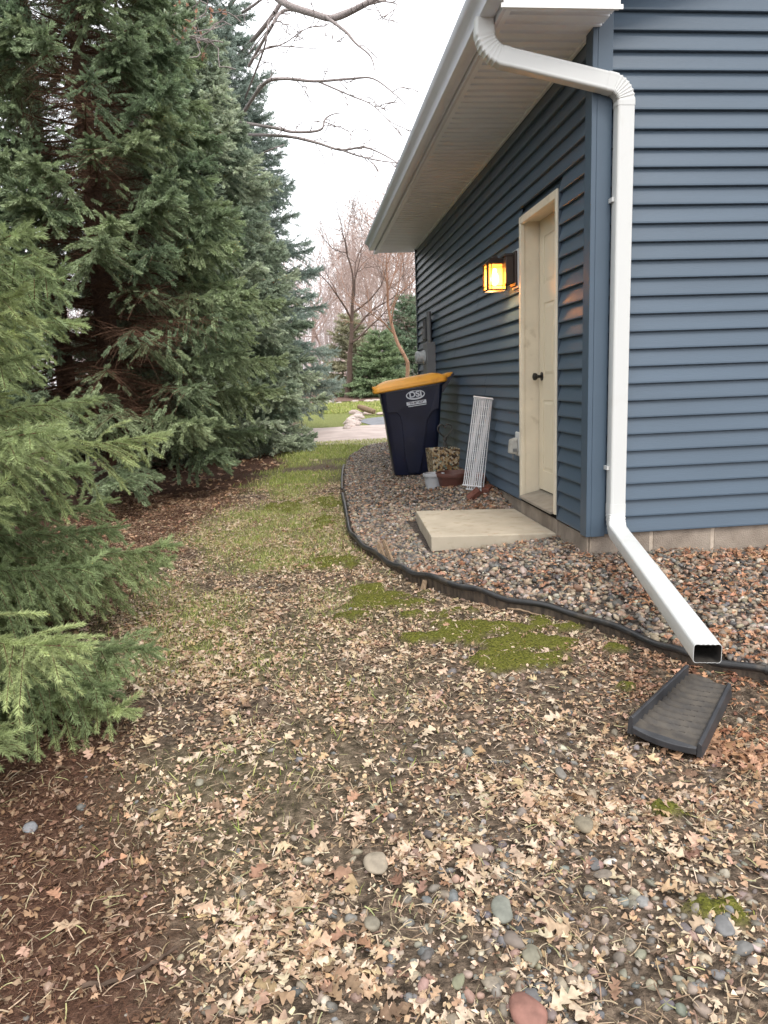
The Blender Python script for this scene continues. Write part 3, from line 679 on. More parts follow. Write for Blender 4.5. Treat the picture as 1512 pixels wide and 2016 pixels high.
# white wire shelving leaning on the wall
M_wire = mat('white_coated_wire', (.72, .73, .76), .4, .5, var=.08, vscale=20)
def rack(o, wx, ln, n, label):
    e = empty('wire_shelf', o, label=label, cat='wire shelf', group='wire closet shelves leaning on the wall')
    mb = MB()
    for i in range(n + 1):
        x = wx * i / n; r = .0042 if i in (0, n) or i == n // 2 else .0050
        mb.tube([(x, 0, 0), (x, 0, ln)], r, 5)
    mb.build('long_wire', M_wire, e, smooth=True)
    mb = MB(); nn = int(ln / .075)
    for i in range(nn + 1): z = ln * i / nn; mb.tube([(-.004, .0055, z), (wx + .004, .0055, z)], .0014, 4)
    mb.build('cross_wire', M_wire, e, smooth=True)
    for z in (.002, ln - .002): MB().tube([(-.012, -.012, z), (wx + .012, -.012, z)], .0075, 8).build('edge_bar', M_wire, e, smooth=True)
    for x in (0, wx): MB().tube([(x, -.012, ln - .01), (x, .0, ln + .0), (x, .006, ln - .012)], .008, 8).build('end_cap', M_wire, e, smooth=True)
    return e
def aim(e, base, top, right):
    z = (Vector(top) - Vector(base)).normalized(); x = Vector(right); x = (x - z * x.dot(z)).normalized(); y = z.cross(x)
    M = Matrix((x, y, z)).transposed().to_4x4(); M.translation = Vector(base); e.matrix_world = M
r1 = rack((0, 0, 0), .150, .80, 9, 'front white wire shelf leaning on siding above red bricks')
aim(r1, (-.33, 2.13, .035), (-.20, 2.20, .82), (1, -.10, -.0))
r2 = rack((0, 0, 0), .145, .83, 7, 'rear white wire shelf leaning against the blue siding')
aim(r2, (-.285, 2.19, -.015), (-.175, 2.25, .83), (1, -.22, -.0))
def brick(loc, rot, sz, label):
    mb = MB(); a, b, c = sz; mb.box(-a, a, -b, b, -c, c); o = mb.build('brick', M_brick, None, bevel=.004); o.location = loc; o.rotation_euler = rot
    tag(o, label, 'brick', 'loose red bricks by the wire shelves'); return o
brick((-.255, 2.05, -.045), (.5, .75, .4), (.022, .04, .065), 'tilted red brick in front of the leaning wire shelves')
brick((-.10, 2.18, -.02), (.1, -.1, 1.1), (.08, .035, .024), 'red brick lying flat right of the wire shelf feet')
brick((-.10, 2.42, .05), (.2, .4, 1.2), (.095, .045, .028), 'red brick against the wall behind the wire shelves')
# ------------------------------------------------------------------ garden edging
M_skirt = mat('dusty_edging_face', (.035, .03, .027), .7, .3, vscale=14, col2=(.13, .10, .075), stretch=(3, 3, .6), bump=.3, bscale=60)
E1 = catmull(EDG[3:], 8); E1 = E1[E1[:, 0] < 5.5]
def edging(P, name, label, top_off, r=.019, depth=.14):
    e = empty(name, (float(P[0][0]), float(P[0][1]), 0), label=label, cat='garden edging'); mb = MB(); pt = []; k = 10
    zz = [float(lawnz(p[0], p[1])) + top_off(i) for i, p in enumerate(P)]
    pts = [(p[0] + (vnoise(i, 3., 4., 2) - .5) * .008, p[1] + (vnoise(i, 9., 3., 5) - .5) * .008, z) for i, (p, z) in enumerate(zip(P, zz))]
    mb.tube(pts, r, k); o1 = mb.build('top_bead', M_edge, e, smooth=True)
    mb = MB(); rings = []
    for i, p in enumerate(pts):
        t = np.array(pts[min(i + 1, len(pts) - 1)]) - np.array(pts[max(i - 1, 0)]); n = np.array([-t[1], t[0], 0]); n /= np.linalg.norm(n)
        q = np.array(p); lean = n * .012
        rings.append([q + n * .004, q + n * .004 + lean - (0, 0, depth), q - n * .004 + lean - (0, 0, depth), q - n * .004 + lean * .5 - (0, 0, depth * .5), q - n * .004])
    mb.sweep(rings); o2 = mb.build('skirt', M_skirt, e, smooth=True)
    for o in (o1, o2): o.location = (-float(P[0][0]), -float(P[0][1]), 0)
    return e
def toff(i):
    x, y = E1[i]; return .048 + .045 * math.exp(-(((x + .85) ** 2 + (y + .2) ** 2) / .25)) + .008 * math.sin(i * .7)
si = int(np.argmin(np.hypot(E1[:, 0] + 1.37, E1[:, 1] - 3.25)))
edging(E1[si:], 'garden_edging', 'black plastic edging strip curving between gravel and leafy lawn', lambda i: toff(min(i + si, len(E1) - 1)), r=.0175)
edging(E1[max(0, si - 18):si - 2], 'garden_edging', 'far short length of black edging sunk in the gravel border', lambda i: .055, r=.014)
mb = MB(); j = int(np.argmin(np.hypot(E1[:, 0] - .62, E1[:, 1] + 1.86))); q = E1[j]; q2 = E1[j + 1]; zq = float(lawnz(*q)) + .085
# coupling sleeve where two lengths of edging meet
cp = onplane(1497, 1300, 2, -.24)
jj = int(np.argmin(np.hypot(E1[:, 0] - cp[0], E1[:, 1] - cp[1]))); a = E1[jj]; b = E1[jj + 2]
mb.tube([(a[0], a[1], float(lawnz(*a)) + toff(jj)), (b[0], b[1], float(lawnz(*b)) + toff(jj + 2))], .024, 12); o = mb.build('edging_coupler', M_edge, None, smooth=True); tag(o, 'black coupling sleeve joining the edging right of the downspout end', 'coupler')
# wooden stakes
def stake(p0, p1, wd, label):
    p0 = Vector(p0); p1 = Vector(p1); t = (p1 - p0).normalized(); a = t.cross(Vector((.3, 1, .2))).normalized(); b = a.cross(t)
    mb = MB(); rings = []
    for f, s in ((0, .9), (.3, 1), (.85, 1), (.95, .8), (1, .35)):
        c = p0.lerp(p1, f); rings.append([c + a * wd * s * u + b * wd * .55 * v for u, v in ((-1, -1), (1, -1), (1, 1), (-1, 1))])
    mb.sweep(rings); o = mb.build('wooden_stake', M_wood, None, bevel=.002); tag(o, label, 'stake', 'wooden stakes holding the edging'); return o
s1a = onplane(745, 1072, 2, -.15); s1b = gpt(768, 1122); s2a = onplane(756, 1066, 2, -.13); s2b = gpt(786, 1136)
stake(s1a, s1b + np.array([0, 0, -.03]), .020, 'left weathered wooden stake leaning against black edging'); stake(s2a, s2b + np.array([0, 0, -.03]), .017, 'right weathered wooden stake leaning against black edging')
s3b = gpt(832, 1163); stake(s3b + np.array([.02, .02, .06]), s3b + np.array([-.01, -.01, -.03]), .016, 'short broken stake at the foot of the edging')
# ------------------------------------------------------------------ splash block
SB = empty('splash_block', (0, 0, 0), label='black ribbed plastic splash block under the downspout end', cat='splash block')
Apt = onplane(1246, 1428, 2, -.325); Dpt = onplane(1372, 1470, 2, -.345); Bpt = onplane(1356, 1328, 2, -.31); Cpt = onplane(1421, 1372, 2, -.325)
Cpt = Dpt + (Cpt - Dpt) * 1.25
def lerp(a, b, t): return np.asarray(a) * (1 - t) + np.asarray(b) * t
mb = MB(); nU, nV = 72, 8; V = []
up = np.array([0, 0, 1.])
for i in range(nU + 1):
    u = i / nU
    for jx in range(nV + 1):
        v = jx / nV; p = lerp(lerp(Apt, Dpt, v), lerp(Bpt, Cpt, v), u)
        V.append(p + up * ((.0065 * math.sin((u + .03 * math.sin(v * 5)) * 24 * 2 * math.pi / 2) if u > .10 else 0) - .004 + .008 * u))
Fq = [(i * (nV + 1) + jx, i * (nV + 1) + jx + 1, (i + 1) * (nV + 1) + jx + 1, (i + 1) * (nV + 1) + jx) for i in range(nU) for jx in range(nV)]
mb.add(V, Fq); mb.build('ribbed_floor', M_rubber, SB, smooth=True)
M_rubw = mat('splash_rim', (.035, .036, .04), .42, .5, var=.25, vscale=12)
def wall(a, b, out, h0, h1, wd):
    out = np.asarray(out); r = []
    for u in np.linspace(0, 1, 8):
        p = lerp(a, b, u); h = h0 + (h1 - h0) * u
        r.append([p - up * .04, p + up * h, p + out * wd * .35 + up * (h + .004), p + out * wd + up * (h - .004), p + out * wd * 1.3 - up * .04])
    mb = MB(); mb.sweep(r); return mb
dAB = unit(Bpt - Apt); oAB = unit(np.cross(up, dAB)); dDC = unit(Cpt - Dpt); oDC = -unit(np.cross(up, dDC))
wall(Apt, Bpt, oAB, .030, .042, .018).build('side_wall', M_rubw, SB, bevel=.002)
wall(Dpt, Cpt, oDC, .012, .014, .016).build('side_wall', M_rubw, SB, bevel=.002)
fr_ = unit(lerp(Apt, Dpt, .5) - lerp(Bpt, Cpt, .5)); mb = MB()
mb.sweep([[p - up * .03, p + up * .000, p + fr_ * (.006 + .022 * (1 - (2 * v - 1) ** 2)) - up * .006, p + fr_ * (.006 + .022 * (1 - (2 * v - 1) ** 2)) - up * .03] for v in np.linspace(0, 1, 11) for p in [lerp(Apt, Dpt, v)]])
mb.build('front_lip', M_rubw, SB, bevel=.002)
# ------------------------------------------------------------------ stamping and tubes in numpy
def stamp(T, F, M, P):
    """T (k,3) template, F (m,q) faces, M (n,3,3) columns = axes, P (n,3)"""
    V = np.einsum('nij,kj->nki', M, T) + P[:, None]
    k = len(T); FF = F[None] + (np.arange(len(P)) * k)[:, None, None]
    return V.reshape(-1, 3), FF.reshape(-1, F.shape[1])
def basis(d, roll=None):
    """matrices whose column 0 is along d, column 2 roughly up"""
    d = unit(d); up = np.tile([0, 0, 1.], (len(d), 1)); bad = np.abs(d[:, 2]) > .97; up[bad] = [1, 0, 0]
    y = unit(np.cross(up, d)); z = np.cross(d, y)
    if roll is not None:
        c, s = np.cos(roll)[:, None], np.sin(roll)[:, None]; y, z = c * y + s * z, -s * y + c * z
    return np.stack([d, y, z], -1)
def prisms(p0, p1, r0, r1, k=3):
    M = basis(p1 - p0); n = len(p0); a = np.arange(k) * 2 * np.pi / k
    ring = np.stack([np.zeros(k), np.cos(a), np.sin(a)], -1)
    R = np.einsum('nij,kj->nki', M, ring)
    V = np.concatenate([p0[:, None] + R * np.asarray(r0)[:, None, None], p1[:, None] + R * np.asarray(r1)[:, None, None]], 1)
    j = np.arange(k); F = np.stack([j, (j + 1) % k, (j + 1) % k + k, j + k], -1)
    FF = F[None] + (np.arange(n) * 2 * k)[:, None, None]
    return V.reshape(-1, 3), FF.reshape(-1, 4)
def merge(parts):
    V = []; F = {}; n = 0; Cc = []
    for v, f, c in parts:
        V.append(v); F.setdefault(f.shape[1], []).append(f + n); n += len(v); Cc.append(np.broadcast_to(c, (len(v), 3)))
    return np.concatenate(V), [np.concatenate(x) for x in F.values()], np.concatenate(Cc)
def shoot_template(n, nl, nw, seed=0, flat=.75, fwd=.75, nlv=.25):
    """unit-long shoot along x with n needles (single triangles), needle length nl and width nw relative to the shoot"""
    r = np.random.default_rng(seed); V = []; 
    for i in range(n):
        u = (i + r.random()) / n * 1.0; ph = i * 2.39996 + r.random() * .6
        ra = np.array([0, math.cos(ph), math.sin(ph) * flat + .12]); ra /= np.linalg.norm(ra)
        d = np.array([fwd + .5 * u * u, 0, 0]) + ra; d /= np.linalg.norm(d)
        b = np.cross(d, r.normal(size=3)); b /= np.linalg.norm(b); l = nl * (1 + r.uniform(-nlv, nlv)) * (1 - .35 * max(0, u - .75) * 4 * .5)
        o = np.array([u * .97, 0, 0]) + ra * nw * .3
        V += [o - b * nw / 2, o + b * nw / 2, o + d * l]
    return np.array(V), np.arange(3 * n).reshape(-1, 3)
M_needle = colmat('spruce_needles', rough=.55, spec=.35, var=.22, vscale=25, trans=.22)
M_bark = colmat('bark', rough=.95, spec=.1, var=.35, vscale=45, bump=.6, bscale=60)
def spruce(name, label, base, H, R0, z0, seed, shoot, tmpl, cA, cB, t0=.4, whorl=.22, sp=.085, cull=True, droop=.0, hang=.0, nb=6, inner=1.0, sec_k=.55, sec_max=.5, keep=None, tert=True,
           lean=0, pw=.85, ztop_cut=None, twig_r=.0016, sector=None, vs=.22, low=1.0, group=None, cat='spruce tree'):
    r = np.random.default_rng(seed); base = np.array(base, float)
    e = empty(name, tuple(base), label=label, cat=cat, group=group)
    tocam = CAM - base; azc = math.atan2(tocam[1], tocam[0])
    SO = []; SDr = []; SL = []; SC = []; W0 = []; W1 = []; WR0 = []; WR1 = []
    h = z0
    while h < H - .15:
        rel = (h - z0) / (H - z0); n = max(3, int(nb - 2 * rel))
        a0 = r.uniform(0, 6.28)
        for kbr in range(n):
            az = a0 + 2 * math.pi * kbr / n + r.normal() * .18
            da = (az - azc + math.pi) % (2 * math.pi) - math.pi
            if cull and abs(da) > 1.95 and r.random() < .8: continue
            if sector and not sector(az, h): continue
            Lb = (R0 * (1 - rel) ** pw * r.uniform(.78, 1.08) + .12) * (np.interp(h, [.3, 1.1], [low, 1]))
            if Lb < .2: continue
            zz = h + r.uniform(-.06, .06)
            if ztop_cut and zz > ztop_cut: continue
            hd = np.array([math.cos(az), math.sin(az), 0]); sdv = np.array([-hd[1], hd[0], 0])
            s0 = -.28 * (1 - rel) - droop + .45 * rel + r.normal() * .05; curv = .16 * (1 - rel) + droop * .45
            bend_ = r.normal() * .10
            N = 9; t = np.linspace(0, 1, N)[:, None]
            P = base + [0, 0, zz] + hd * Lb * t + sdv * Lb * bend_ * t * t + np.array([0, 0, 1]) * Lb * (s0 * t + curv * t ** 2.2)
            gzz = -.28 if name != 'x' else 0
            P[:, 2] = np.maximum(P[:, 2], base[2] + .10 + .06 * t[:, 0])
            rb = .006 + .0065 * Lb
            rr = rb * np.clip(1 - 1.05 * t[:, 0], .04, 1) ** 1.3 + .0012
            W0.append(P[:-1]); W1.append(P[1:]); WR0.append(rr[:-1]); WR1.append(rr[1:])
            def at(tt):
                f = tt * (N - 1); i = min(int(f), N - 2); q = P[i] + (P[i + 1] - P[i]) * (f - i); d = P[i + 1] - P[i]; return q, d / np.linalg.norm(d)
            bc = cA + (cB - cA) * r.random()
            # secondaries
            s = max(.05, t0 * r.uniform(.8, 1.15)); side = 1
            while s < .985:
                q, d = at(s); ls = min(sec_max, sec_k * Lb * (1 - s) ** .8 + shoot * .9) * r.uniform(.7, 1.15) * min(1, .45 + (s - t0 * .7) * 3)
                for sd_ in (side, -side):
                    ang = math.radians(r.uniform(38, 62)) * sd_
                    lat = np.cross(np.array([0, 0, 1.]), d); lat /= np.linalg.norm(lat)
                    dv = d * math.cos(ang) + lat * math.sin(ang) + np.array([0, 0, -hang * r.uniform(.1, 1.5) + r.normal() * vs]); dv /= np.linalg.norm(dv)
                    m_ = max(1, int(round(ls / shoot))); stp = ls / m_; p = q.copy()
                    for u in range(m_):
                        dv2 = dv + np.array([0, 0, -hang * .35 * u + (.10 if u == m_ - 1 else 0)]); dv2 /= np.linalg.norm(dv2)
                        SO.append(p); SDr.append(dv2); SL.append(stp * (1.12 if u == m_ - 1 else 1.02)); SC.append(bc * (1.0 if u < m_ - 1 else 1.32) * r.uniform(.82, 1.18))
                        if tert and (u > 0 or m_ < 3):
                            la = np.cross(np.array([0, 0, 1.]), dv2); la /= np.linalg.norm(la)
                            for sg in (1, -1):
                                if r.random() < .82:
                                    an = math.radians(r.uniform(35, 58)) * sg; dd = dv2 * math.cos(an) + la * math.sin(an) + np.array([0, 0, -hang * .7 + r.normal() * (vs * .8 + .08)]); dd /= np.linalg.norm(dd)
                                    SO.append(p + dv2 * stp * r.uniform(.0, .4)); SDr.append(dd); SL.append(shoot * r.uniform(.55, 1.0) * (1 - .4 * u / m_)); SC.append(bc * r.uniform(.85, 1.25))
                        pn = p + dv2 * stp
                        W0.append(p[None]); W1.append(pn[None]); WR0.append(np.array([twig_r * 1.3])); WR1.append(np.array([twig_r])); p = pn
                side = -side; s += sp / Lb * r.uniform(.8, 1.2)
            # foliage along the outer axis itself and the leader tip
            s = t0
            while s < 1:
                q, d = at(min(s, .999))
                for _q in range(3): SO.append(q); SDr.append(d * 1.5 + r.normal(size=3) * .45); SL.append(shoot * 1.0); SC.append(bc * r.uniform(.9, 1.2))
                s += shoot * .55 / Lb
            # bare dead side twigs on the inner part
            ni = int(inner * Lb * t0 * 16)
            for _ in range(ni):
                q, d = at(r.uniform(.04, t0 + .12)); lat = np.cross(np.array([0, 0, 1.]), d)
                dv = d * r.uniform(.1, .8) + lat * r.choice([-1, 1]) * r.uniform(.4, 1) + np.array([0, 0, r.normal() * .3 - .1]); dv /= np.linalg.norm(dv)
                l = r.uniform(.12, .45); p1 = q + dv * l * .5; p2 = p1 + (dv + r.normal(size=3) * .25) * l * .5
                W0.append(np.array([q, p1])); W1.append(np.array([p1, p2])); WR0.append(np.array([.0028, .002])); WR1.append(np.array([.002, .0009]))
                for _2 in range(2):
                    p3 = p1 + (dv + r.normal(size=3) * .6) * l * .35; W0.append(p1[None]); W1.append(p3[None]); WR0.append(np.array([.0015])); WR1.append(np.array([.0008]))
        h += whorl * r.uniform(.8, 1.2)
    SO = np.array(SO); SDr = np.array(SDr); SL = np.array(SL); SC = np.array(SC)
    if keep is not None:
        mk = keep(SO); SO, SDr, SL, SC = SO[mk], SDr[mk], SL[mk], SC[mk]
    parts = []; nt_ = len(tmpl); which = r.integers(0, nt_, len(SO))
    for i in range(nt_):
        mk = which == i; Mx = basis(SDr[mk], r.normal(size=mk.sum()) * .35) * SL[mk][:, None, None]
        T, Fc = tmpl[i]; v, f = stamp(T, Fc, Mx, SO[mk]); cc = np.repeat(SC[mk], len(T), 0); parts.append((v, f, cc))
    v, f, c = merge(parts); v -= base
    npmesh('foliage', v, f, M_needle, e, col=np.clip(c, 0, 1))
    W0 = np.concatenate(W0); W1 = np.concatenate(W1); WR0 = np.concatenate(WR0); WR1 = np.concatenate(WR1)
    v, f = prisms(W0 - base, W1 - base, WR0, WR1, 4)
    cc = np.array([.115, .066, .044]) * r.uniform(.7, 1.4, (len(W0), 1)); npmesh('branches', v, f, M_bark, e, col=np.repeat(cc, 8, 0))
    tr = MB(); tr.tube([(0, 0, -.1), (0, 0, .25), (lean * .5, 0, H * .5), (lean, 0, H)], [.15 * H / 8 + .02, .115 * H / 8 + .015, .07 * H / 8, .008], 14)
    me = tr.build('trunk', M_bark, e, smooth=True); a = me.data.attributes.new('Col', 'FLOAT_COLOR', 'POINT'); a.data.foreach_set('color', np.tile([.085, .055, .042, 1], len(me.data.vertices)))
    print(name, 'shoots', len(SO), 'tris', len(v))
    return e
near_t = [shoot_template(74, .23, .042, s, flat=.7, fwd=.85) for s in range(4)]
mid_t = [shoot_template(54, .23, .10, s + 10, flat=1.0, fwd=1.05) for s in range(4)]
far_t = [shoot_template(18, .32, .13, s + 20, flat=.95, fwd=.95) for s in range(3)]
def gb(x, y): return (x, y, float(gz(x, y)))
c_ = np.array
spruce('spruce_tree', 'near green spruce whose drooping boughs hang over the leaf litter at left', gb(-4.45, -1.0), 7.2, 2.2, .34, 1, .080, near_t, c_([.19, .25, .12]), c_([.38, .44, .20]),
       t0=.36, whorl=.085, sp=.050, droop=.17, hang=.55, nb=9, sec_k=.48, sec_max=.42, ztop_cut=5.0, twig_r=.0016, vs=.34, low=.80, pw=1.02, inner=1.6)
HOLE = [(atdepth(290, 600, 7.0), c_([.85, 1.3, .62])), (atdepth(230, 740, 7.0), c_([.75, 1.3, .5])), (atdepth(130, 200, 7.5), c_([.55, 1.3, .40])), (atdepth(200, 350, 7.5), c_([.4, 1.3, .28])), (atdepth(330, 420, 7.2), c_([.35, 1.0, .16]))]
def keepB(P):
    q = np.full(len(P), 9.)
    for c, rr in HOLE: q = np.minimum(q, (((P - c) / rr) ** 2).sum(1))
    return rng.random(len(P)) < np.clip((q - .55) * 2.2, .10, 1)
spruce('spruce_tree', 'tall green spruce with bare brown inner branches and visible trunk', gb(-4.05, 5.0), 9.5, 2.1, .95, 2, .128, mid_t, c_([.165, .225, .135]), c_([.33, .39, .225]), t0=.50, whorl=.17, sp=.068, nb=8, inner=5.5, hang=.50, sec_max=.5, ztop_cut=6.8, vs=.3, keep=keepB)
spruce('spruce_tree', 'spruce further left, its trunk seen behind the hanging boughs', gb(-5.3, 7.3), 9.5, 2.8, 1.0, 3, .12, far_t, c_([.13, .185, .115]), c_([.21, .265, .16]), t0=.4, whorl=.2, sp=.08, nb=8, inner=1.8, hang=.2, ztop_cut=7.5, vs=.3)
spruce('spruce_tree', 'full blue-green spruce bulging toward the lawn, boughs down to the grass', gb(-3.65, 9.0), 7.3, 2.2, .30, 4, .128, mid_t, c_([.25, .31, .23]), c_([.47, .52, .39]), t0=.42, whorl=.135, sp=.078, nb=10, inner=.4, hang=.30, sec_max=.5, pw=.50, vs=.38, low=.88)
spruce('spruce_tree', 'tallest dark blue-green spruce rising behind the full one', gb(-3.7, 12.6), 11.5, 2.7, .5, 5, .14, far_t, c_([.18, .235, .20]), c_([.29, .35, .30]), t0=.35, low=.45, whorl=.16, sp=.085, nb=9, inner=.3, hang=.2, pw=.7, ztop_cut=10, vs=.4)
spruce('spruce_tree', 'shaded spruce standing deep in the row at far left', gb(-7.0, 3.4), 9.0, 2.7, 1.2, 6, .13, far_t, c_([.13, .185, .115]), c_([.21, .265, .16]), t0=.4, whorl=.2, sp=.08, nb=8, inner=1.2, hang=.2, ztop_cut=7, vs=.3)

# ------------------------------------------------------------------ bare deciduous trees
def limb_tree(r, base, H, lean, r0, spread, depth, fine, tips=None):
    """returns trunk points and arrays of branch segments"""
    segs = []
    def grow(p, d, l, rad, lev):
        n = max(3, int(l / (.35 if lev < 2 else .18))); st = l / n; q = p.copy(); dd = d.copy()
        for i in range(n):
            dd = dd + r.normal(size=3) * (.13 if lev < 2 else .24) + c_([0, 0, .05 if lev > 0 else .04]); dd /= np.linalg.norm(dd)
            q2 = q + dd * st; ra = rad * (1 - .6 * i / n); rb_ = rad * (1 - .6 * (i + 1) / n); segs.append((q, q2, ra, rb_, lev))
            if lev < depth and i >= (n * .45 if lev == 0 else n * .2) and r.random() < (.85 if lev < depth - 1 else .75 * fine):
                a = r.uniform(.35, .95) * spread; ax = r.normal(size=3); ax -= dd * (ax @ dd); ax /= np.linalg.norm(ax)
                nd = dd * math.cos(a) + ax * math.sin(a); grow(q2, nd, l * r.uniform(.42, .68), rb_ * r.uniform(.5, .72), lev + 1)
            q = q2
        if lev < depth: grow(q, dd, l * .55, rad * .4, lev + 1)
    d = c_([lean[0], lean[1], 1.]); d /= np.linalg.norm(d); grow(np.array(base, float), d, H, r0, 0)
    return segs
def seg_arrays(segs, base):
    p0 = np.array([s[0] for s in segs]) - base; p1 = np.array([s[1] for s in segs]) - base
    return p0, p1, np.array([s[2] for s in segs]), np.array([s[3] for s in segs])
def bare_tree(name, label, base, H, lean, r0, seed, col, spread=1.0, depth=4, fine=1.0, group=None, cat='bare tree', rmin=.004):
    r = np.random.default_rng(seed); base = np.array(base, float); e = empty(name, tuple(base), label=label, cat=cat, group=group)
    S = limb_tree(r, base, H, lean, r0, spread, depth, fine)
    tr = [s for s in S if s[4] == 0]; br = [s for s in S if s[4] > 0]
    for nm, ss, k in (('trunk', tr, 10), ('branches', br, 3)):
        p0, p1, a, b_ = seg_arrays(ss, base); v, f = prisms(p0, p1, np.maximum(a, rmin), np.maximum(b_, rmin), k)
        npmesh(nm, v, f, M_bark, e, col=np.tile(np.array(col) * r.uniform(.9, 1.1), (len(v), 1)), smooth=True)
    return e
pk = c_([.43, .335, .30])  # bark washed pale and pinkish, haze included in the colour
rt = np.random.default_rng(77)
spots = [(1.3, 27, 9, .16), (2.7, 30, 11, .2), (0.2, 33, 11, .2), (3.6, 34, 12, .22), (5.2, 29, 9, .16), (-1.4, 36, 12, .22), (1.9, 38, 13, .22), (4.6, 40, 13, .24), (6.6, 37, 12, .2), (-3.2, 33, 11, .2), (-0.6, 29, 8.5, .13), (7.8, 33, 11, .2), (3.1, 45, 14, .25), (0.6, 44, 14, .22), (-5.5, 38, 12, .2), (9.5, 41, 13, .22)]
adj = ['slim', 'forked', 'tall', 'leaning', 'twiggy', 'straight', 'thick', 'crooked']
for i, (x, y, h, rr) in enumerate(spots):
    k = 1.0 + .25 * (y - 27) / 18  # farther trees paler: distance haze put into the bark colour
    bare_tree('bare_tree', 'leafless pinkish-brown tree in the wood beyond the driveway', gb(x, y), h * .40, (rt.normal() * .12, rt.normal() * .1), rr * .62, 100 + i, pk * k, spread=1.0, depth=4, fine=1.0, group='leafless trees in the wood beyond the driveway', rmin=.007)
bare_tree('bare_tree', 'dark leaning trunk tangled with twigs at the mulch edge beyond the lawn', gb(-.15, 23.8), 3.9, (.22, 0), .125, 300, (.13, .095, .08), depth=4, fine=1.0, rmin=.005)
bare_tree('birch_tree', 'peeling orange-brown birch trunk close to the far house corner', gb(1.72, 21.0), 4.2, (.06, 0), .08, 301, (.42, .25, .18), depth=4, fine=.8, rmin=.005)
bare_tree('birch_tree', 'second pale birch stem leaning right behind the trash cart lid', gb(2.1, 21.3), 3.6, (.25, 0), .10, 302, (.42, .31, .26), depth=4, fine=.7, rmin=.005)
# small evergreens beyond the drive
spruce('evergreen_tree', 'young green fir in front of the far wood, left of the trash cart lid', gb(1.2, 24), 2.5, 1.4, .1, 21, .22, far_t, c_([.18, .25, .14]), c_([.27, .34, .19]), t0=.25, whorl=.17, sp=.16, nb=7, inner=0, sec_max=.5, cull=False, vs=.2, cat='evergreen')
spruce('evergreen_tree', 'taller dark fir behind the young one near the house corner', gb(2.7, 27), 4.0, 1.7, .1, 22, .26, far_t, c_([.15, .21, .14]), c_([.22, .29, .19]), t0=.25, whorl=.2, sp=.2, nb=7, inner=0, sec_max=.6, cull=False, vs=.2, cat='evergreen')
spruce('evergreen_tree', 'brownish thin fir between the leaning trunk and the young fir', gb(.15, 25.5), 3.3, 1.5, .1, 23, .24, far_t, c_([.24, .24, .16]), c_([.32, .31, .20]), t0=.25, whorl=.2, sp=.2, nb=6, inner=0, sec_max=.5, cull=False, vs=.2, cat='evergreen')
# far wood: a mass of thin twiggy stems nobody could count
r = np.random.default_rng(5); P0 = []; P1 = []; A = []; B = []
for _ in range(900):
    x = r.uniform(-22, 34); y = r.uniform(46, 62); z = float(lawnz(x, y)); h = r.uniform(4, 9.5); q = c_([x, y, z]); d = c_([r.normal() * .06, 0, 1.]); n = 5
    for k in range(n):
        q2 = q + (d + r.normal(size=3) * .05) * h / n; P0.append(q); P1.append(q2); A.append(.06 * (1 - k / n) + .01); B.append(.06 * (1 - (k + 1) / n) + .01)
        for _2 in range(7 if k > 0 else 3):
            dd = c_([r.normal(), r.normal(), r.uniform(.2, 1.2)]); dd /= np.linalg.norm(dd); l = r.uniform(.6, 1.8); f0 = q + (q2 - q) * r.random(); P0.append(f0); P1.append(f0 + dd * l); A.append(.016); B.append(.008)
        q = q2
v, f = prisms(np.array(P0), np.array(P1), np.array(A), np.array(B), 3)
tag(npmesh('far_woods', v, f, M_bark, col=np.tile([.62, .53, .52], (len(v), 1))), kind='stuff')  # pale pink stems: haze of the distance painted into their colour
# big oak behind the spruces: limbs cross the sky above the lawn
OB = np.array(gb(-5.6, 13.2)); OK = empty('oak_tree', tuple(OB), label='big leafless oak whose limbs cross the white sky above the lawn', cat='bare tree')
ro = np.random.default_rng(9); segs = []
def limb(pts, r0, r1, D, twig=1.0):
    W = [atdepth(px, py, D + dd + (3.5 * min(1, (500 - px) / 40) if 440 < D * 40 and px < 500 and D > 11 and dd > -2 else 0)) for px, py, dd in pts]; W = catmull(np.array(W), 5); n = len(W) - 1
    for i in range(n):
        a = r0 + (r1 - r0) * i / n; b = r0 + (r1 - r0) * (i + 1) / n
        a *= .62; b *= .62; j0 = W[i] + (ro.normal(size=3) * .012 if i else 0); segs.append((W[i], W[i + 1], a, b, 1))
        if ro.random() < .30 * twig and i > 1:
            d = W[i + 1] - W[i]; d /= np.linalg.norm(d); q = W[i + 1]; l = ro.uniform(.15, .55); dd = d * .7 + ro.normal(size=3) * .6
            for _ in range(4):
                dd = dd / np.linalg.norm(dd); q2 = q + dd * l / 4; segs.append((q, q2, .008, .006, 3)); q = q2; dd = dd + ro.normal(size=3) * .4
                if ro.random() < .4: segs.append((q, q + (dd / np.linalg.norm(dd) + ro.normal(size=3) * .7) * .10, .006, .004, 3))
trk = [OB + c_([0, 0, z]) for z in (0, 1.5, 3.2, 4.6)]
fork = atdepth(330, 250, 14.2)
trunkseg = [(trk[0], trk[1], .26, .23, 0), (trk[1], trk[2], .23, .2, 0), (trk[2], fork, .2, .17, 0)]
limb([(330, 250, 1.2), (410, 170, .8), (470, 110, .4), (530, 40, 0), (580, -40, -.3)], .11, .05, 13)
limb([(340, 260, 1.2), (430, 60, 1), (480, -40, .8)], .12, .08, 13)
limb([(400, 190, .8), (440, 60, 1), (500, 10, .8), (540, -20, .8)], .06, .03, 13)
limb([(480, 200, .3), (520, 95, 0), (530, 40, 0), (560, 25, 0)], .035, .014, 12.6)
limb([(490, 130, .3), (530, 60, 0), (560, 20, 0), (620, 30, -.3), (650, 32, -.5), (700, 15, -.8), (760, 0, -1)], .05, .03, 12.4)
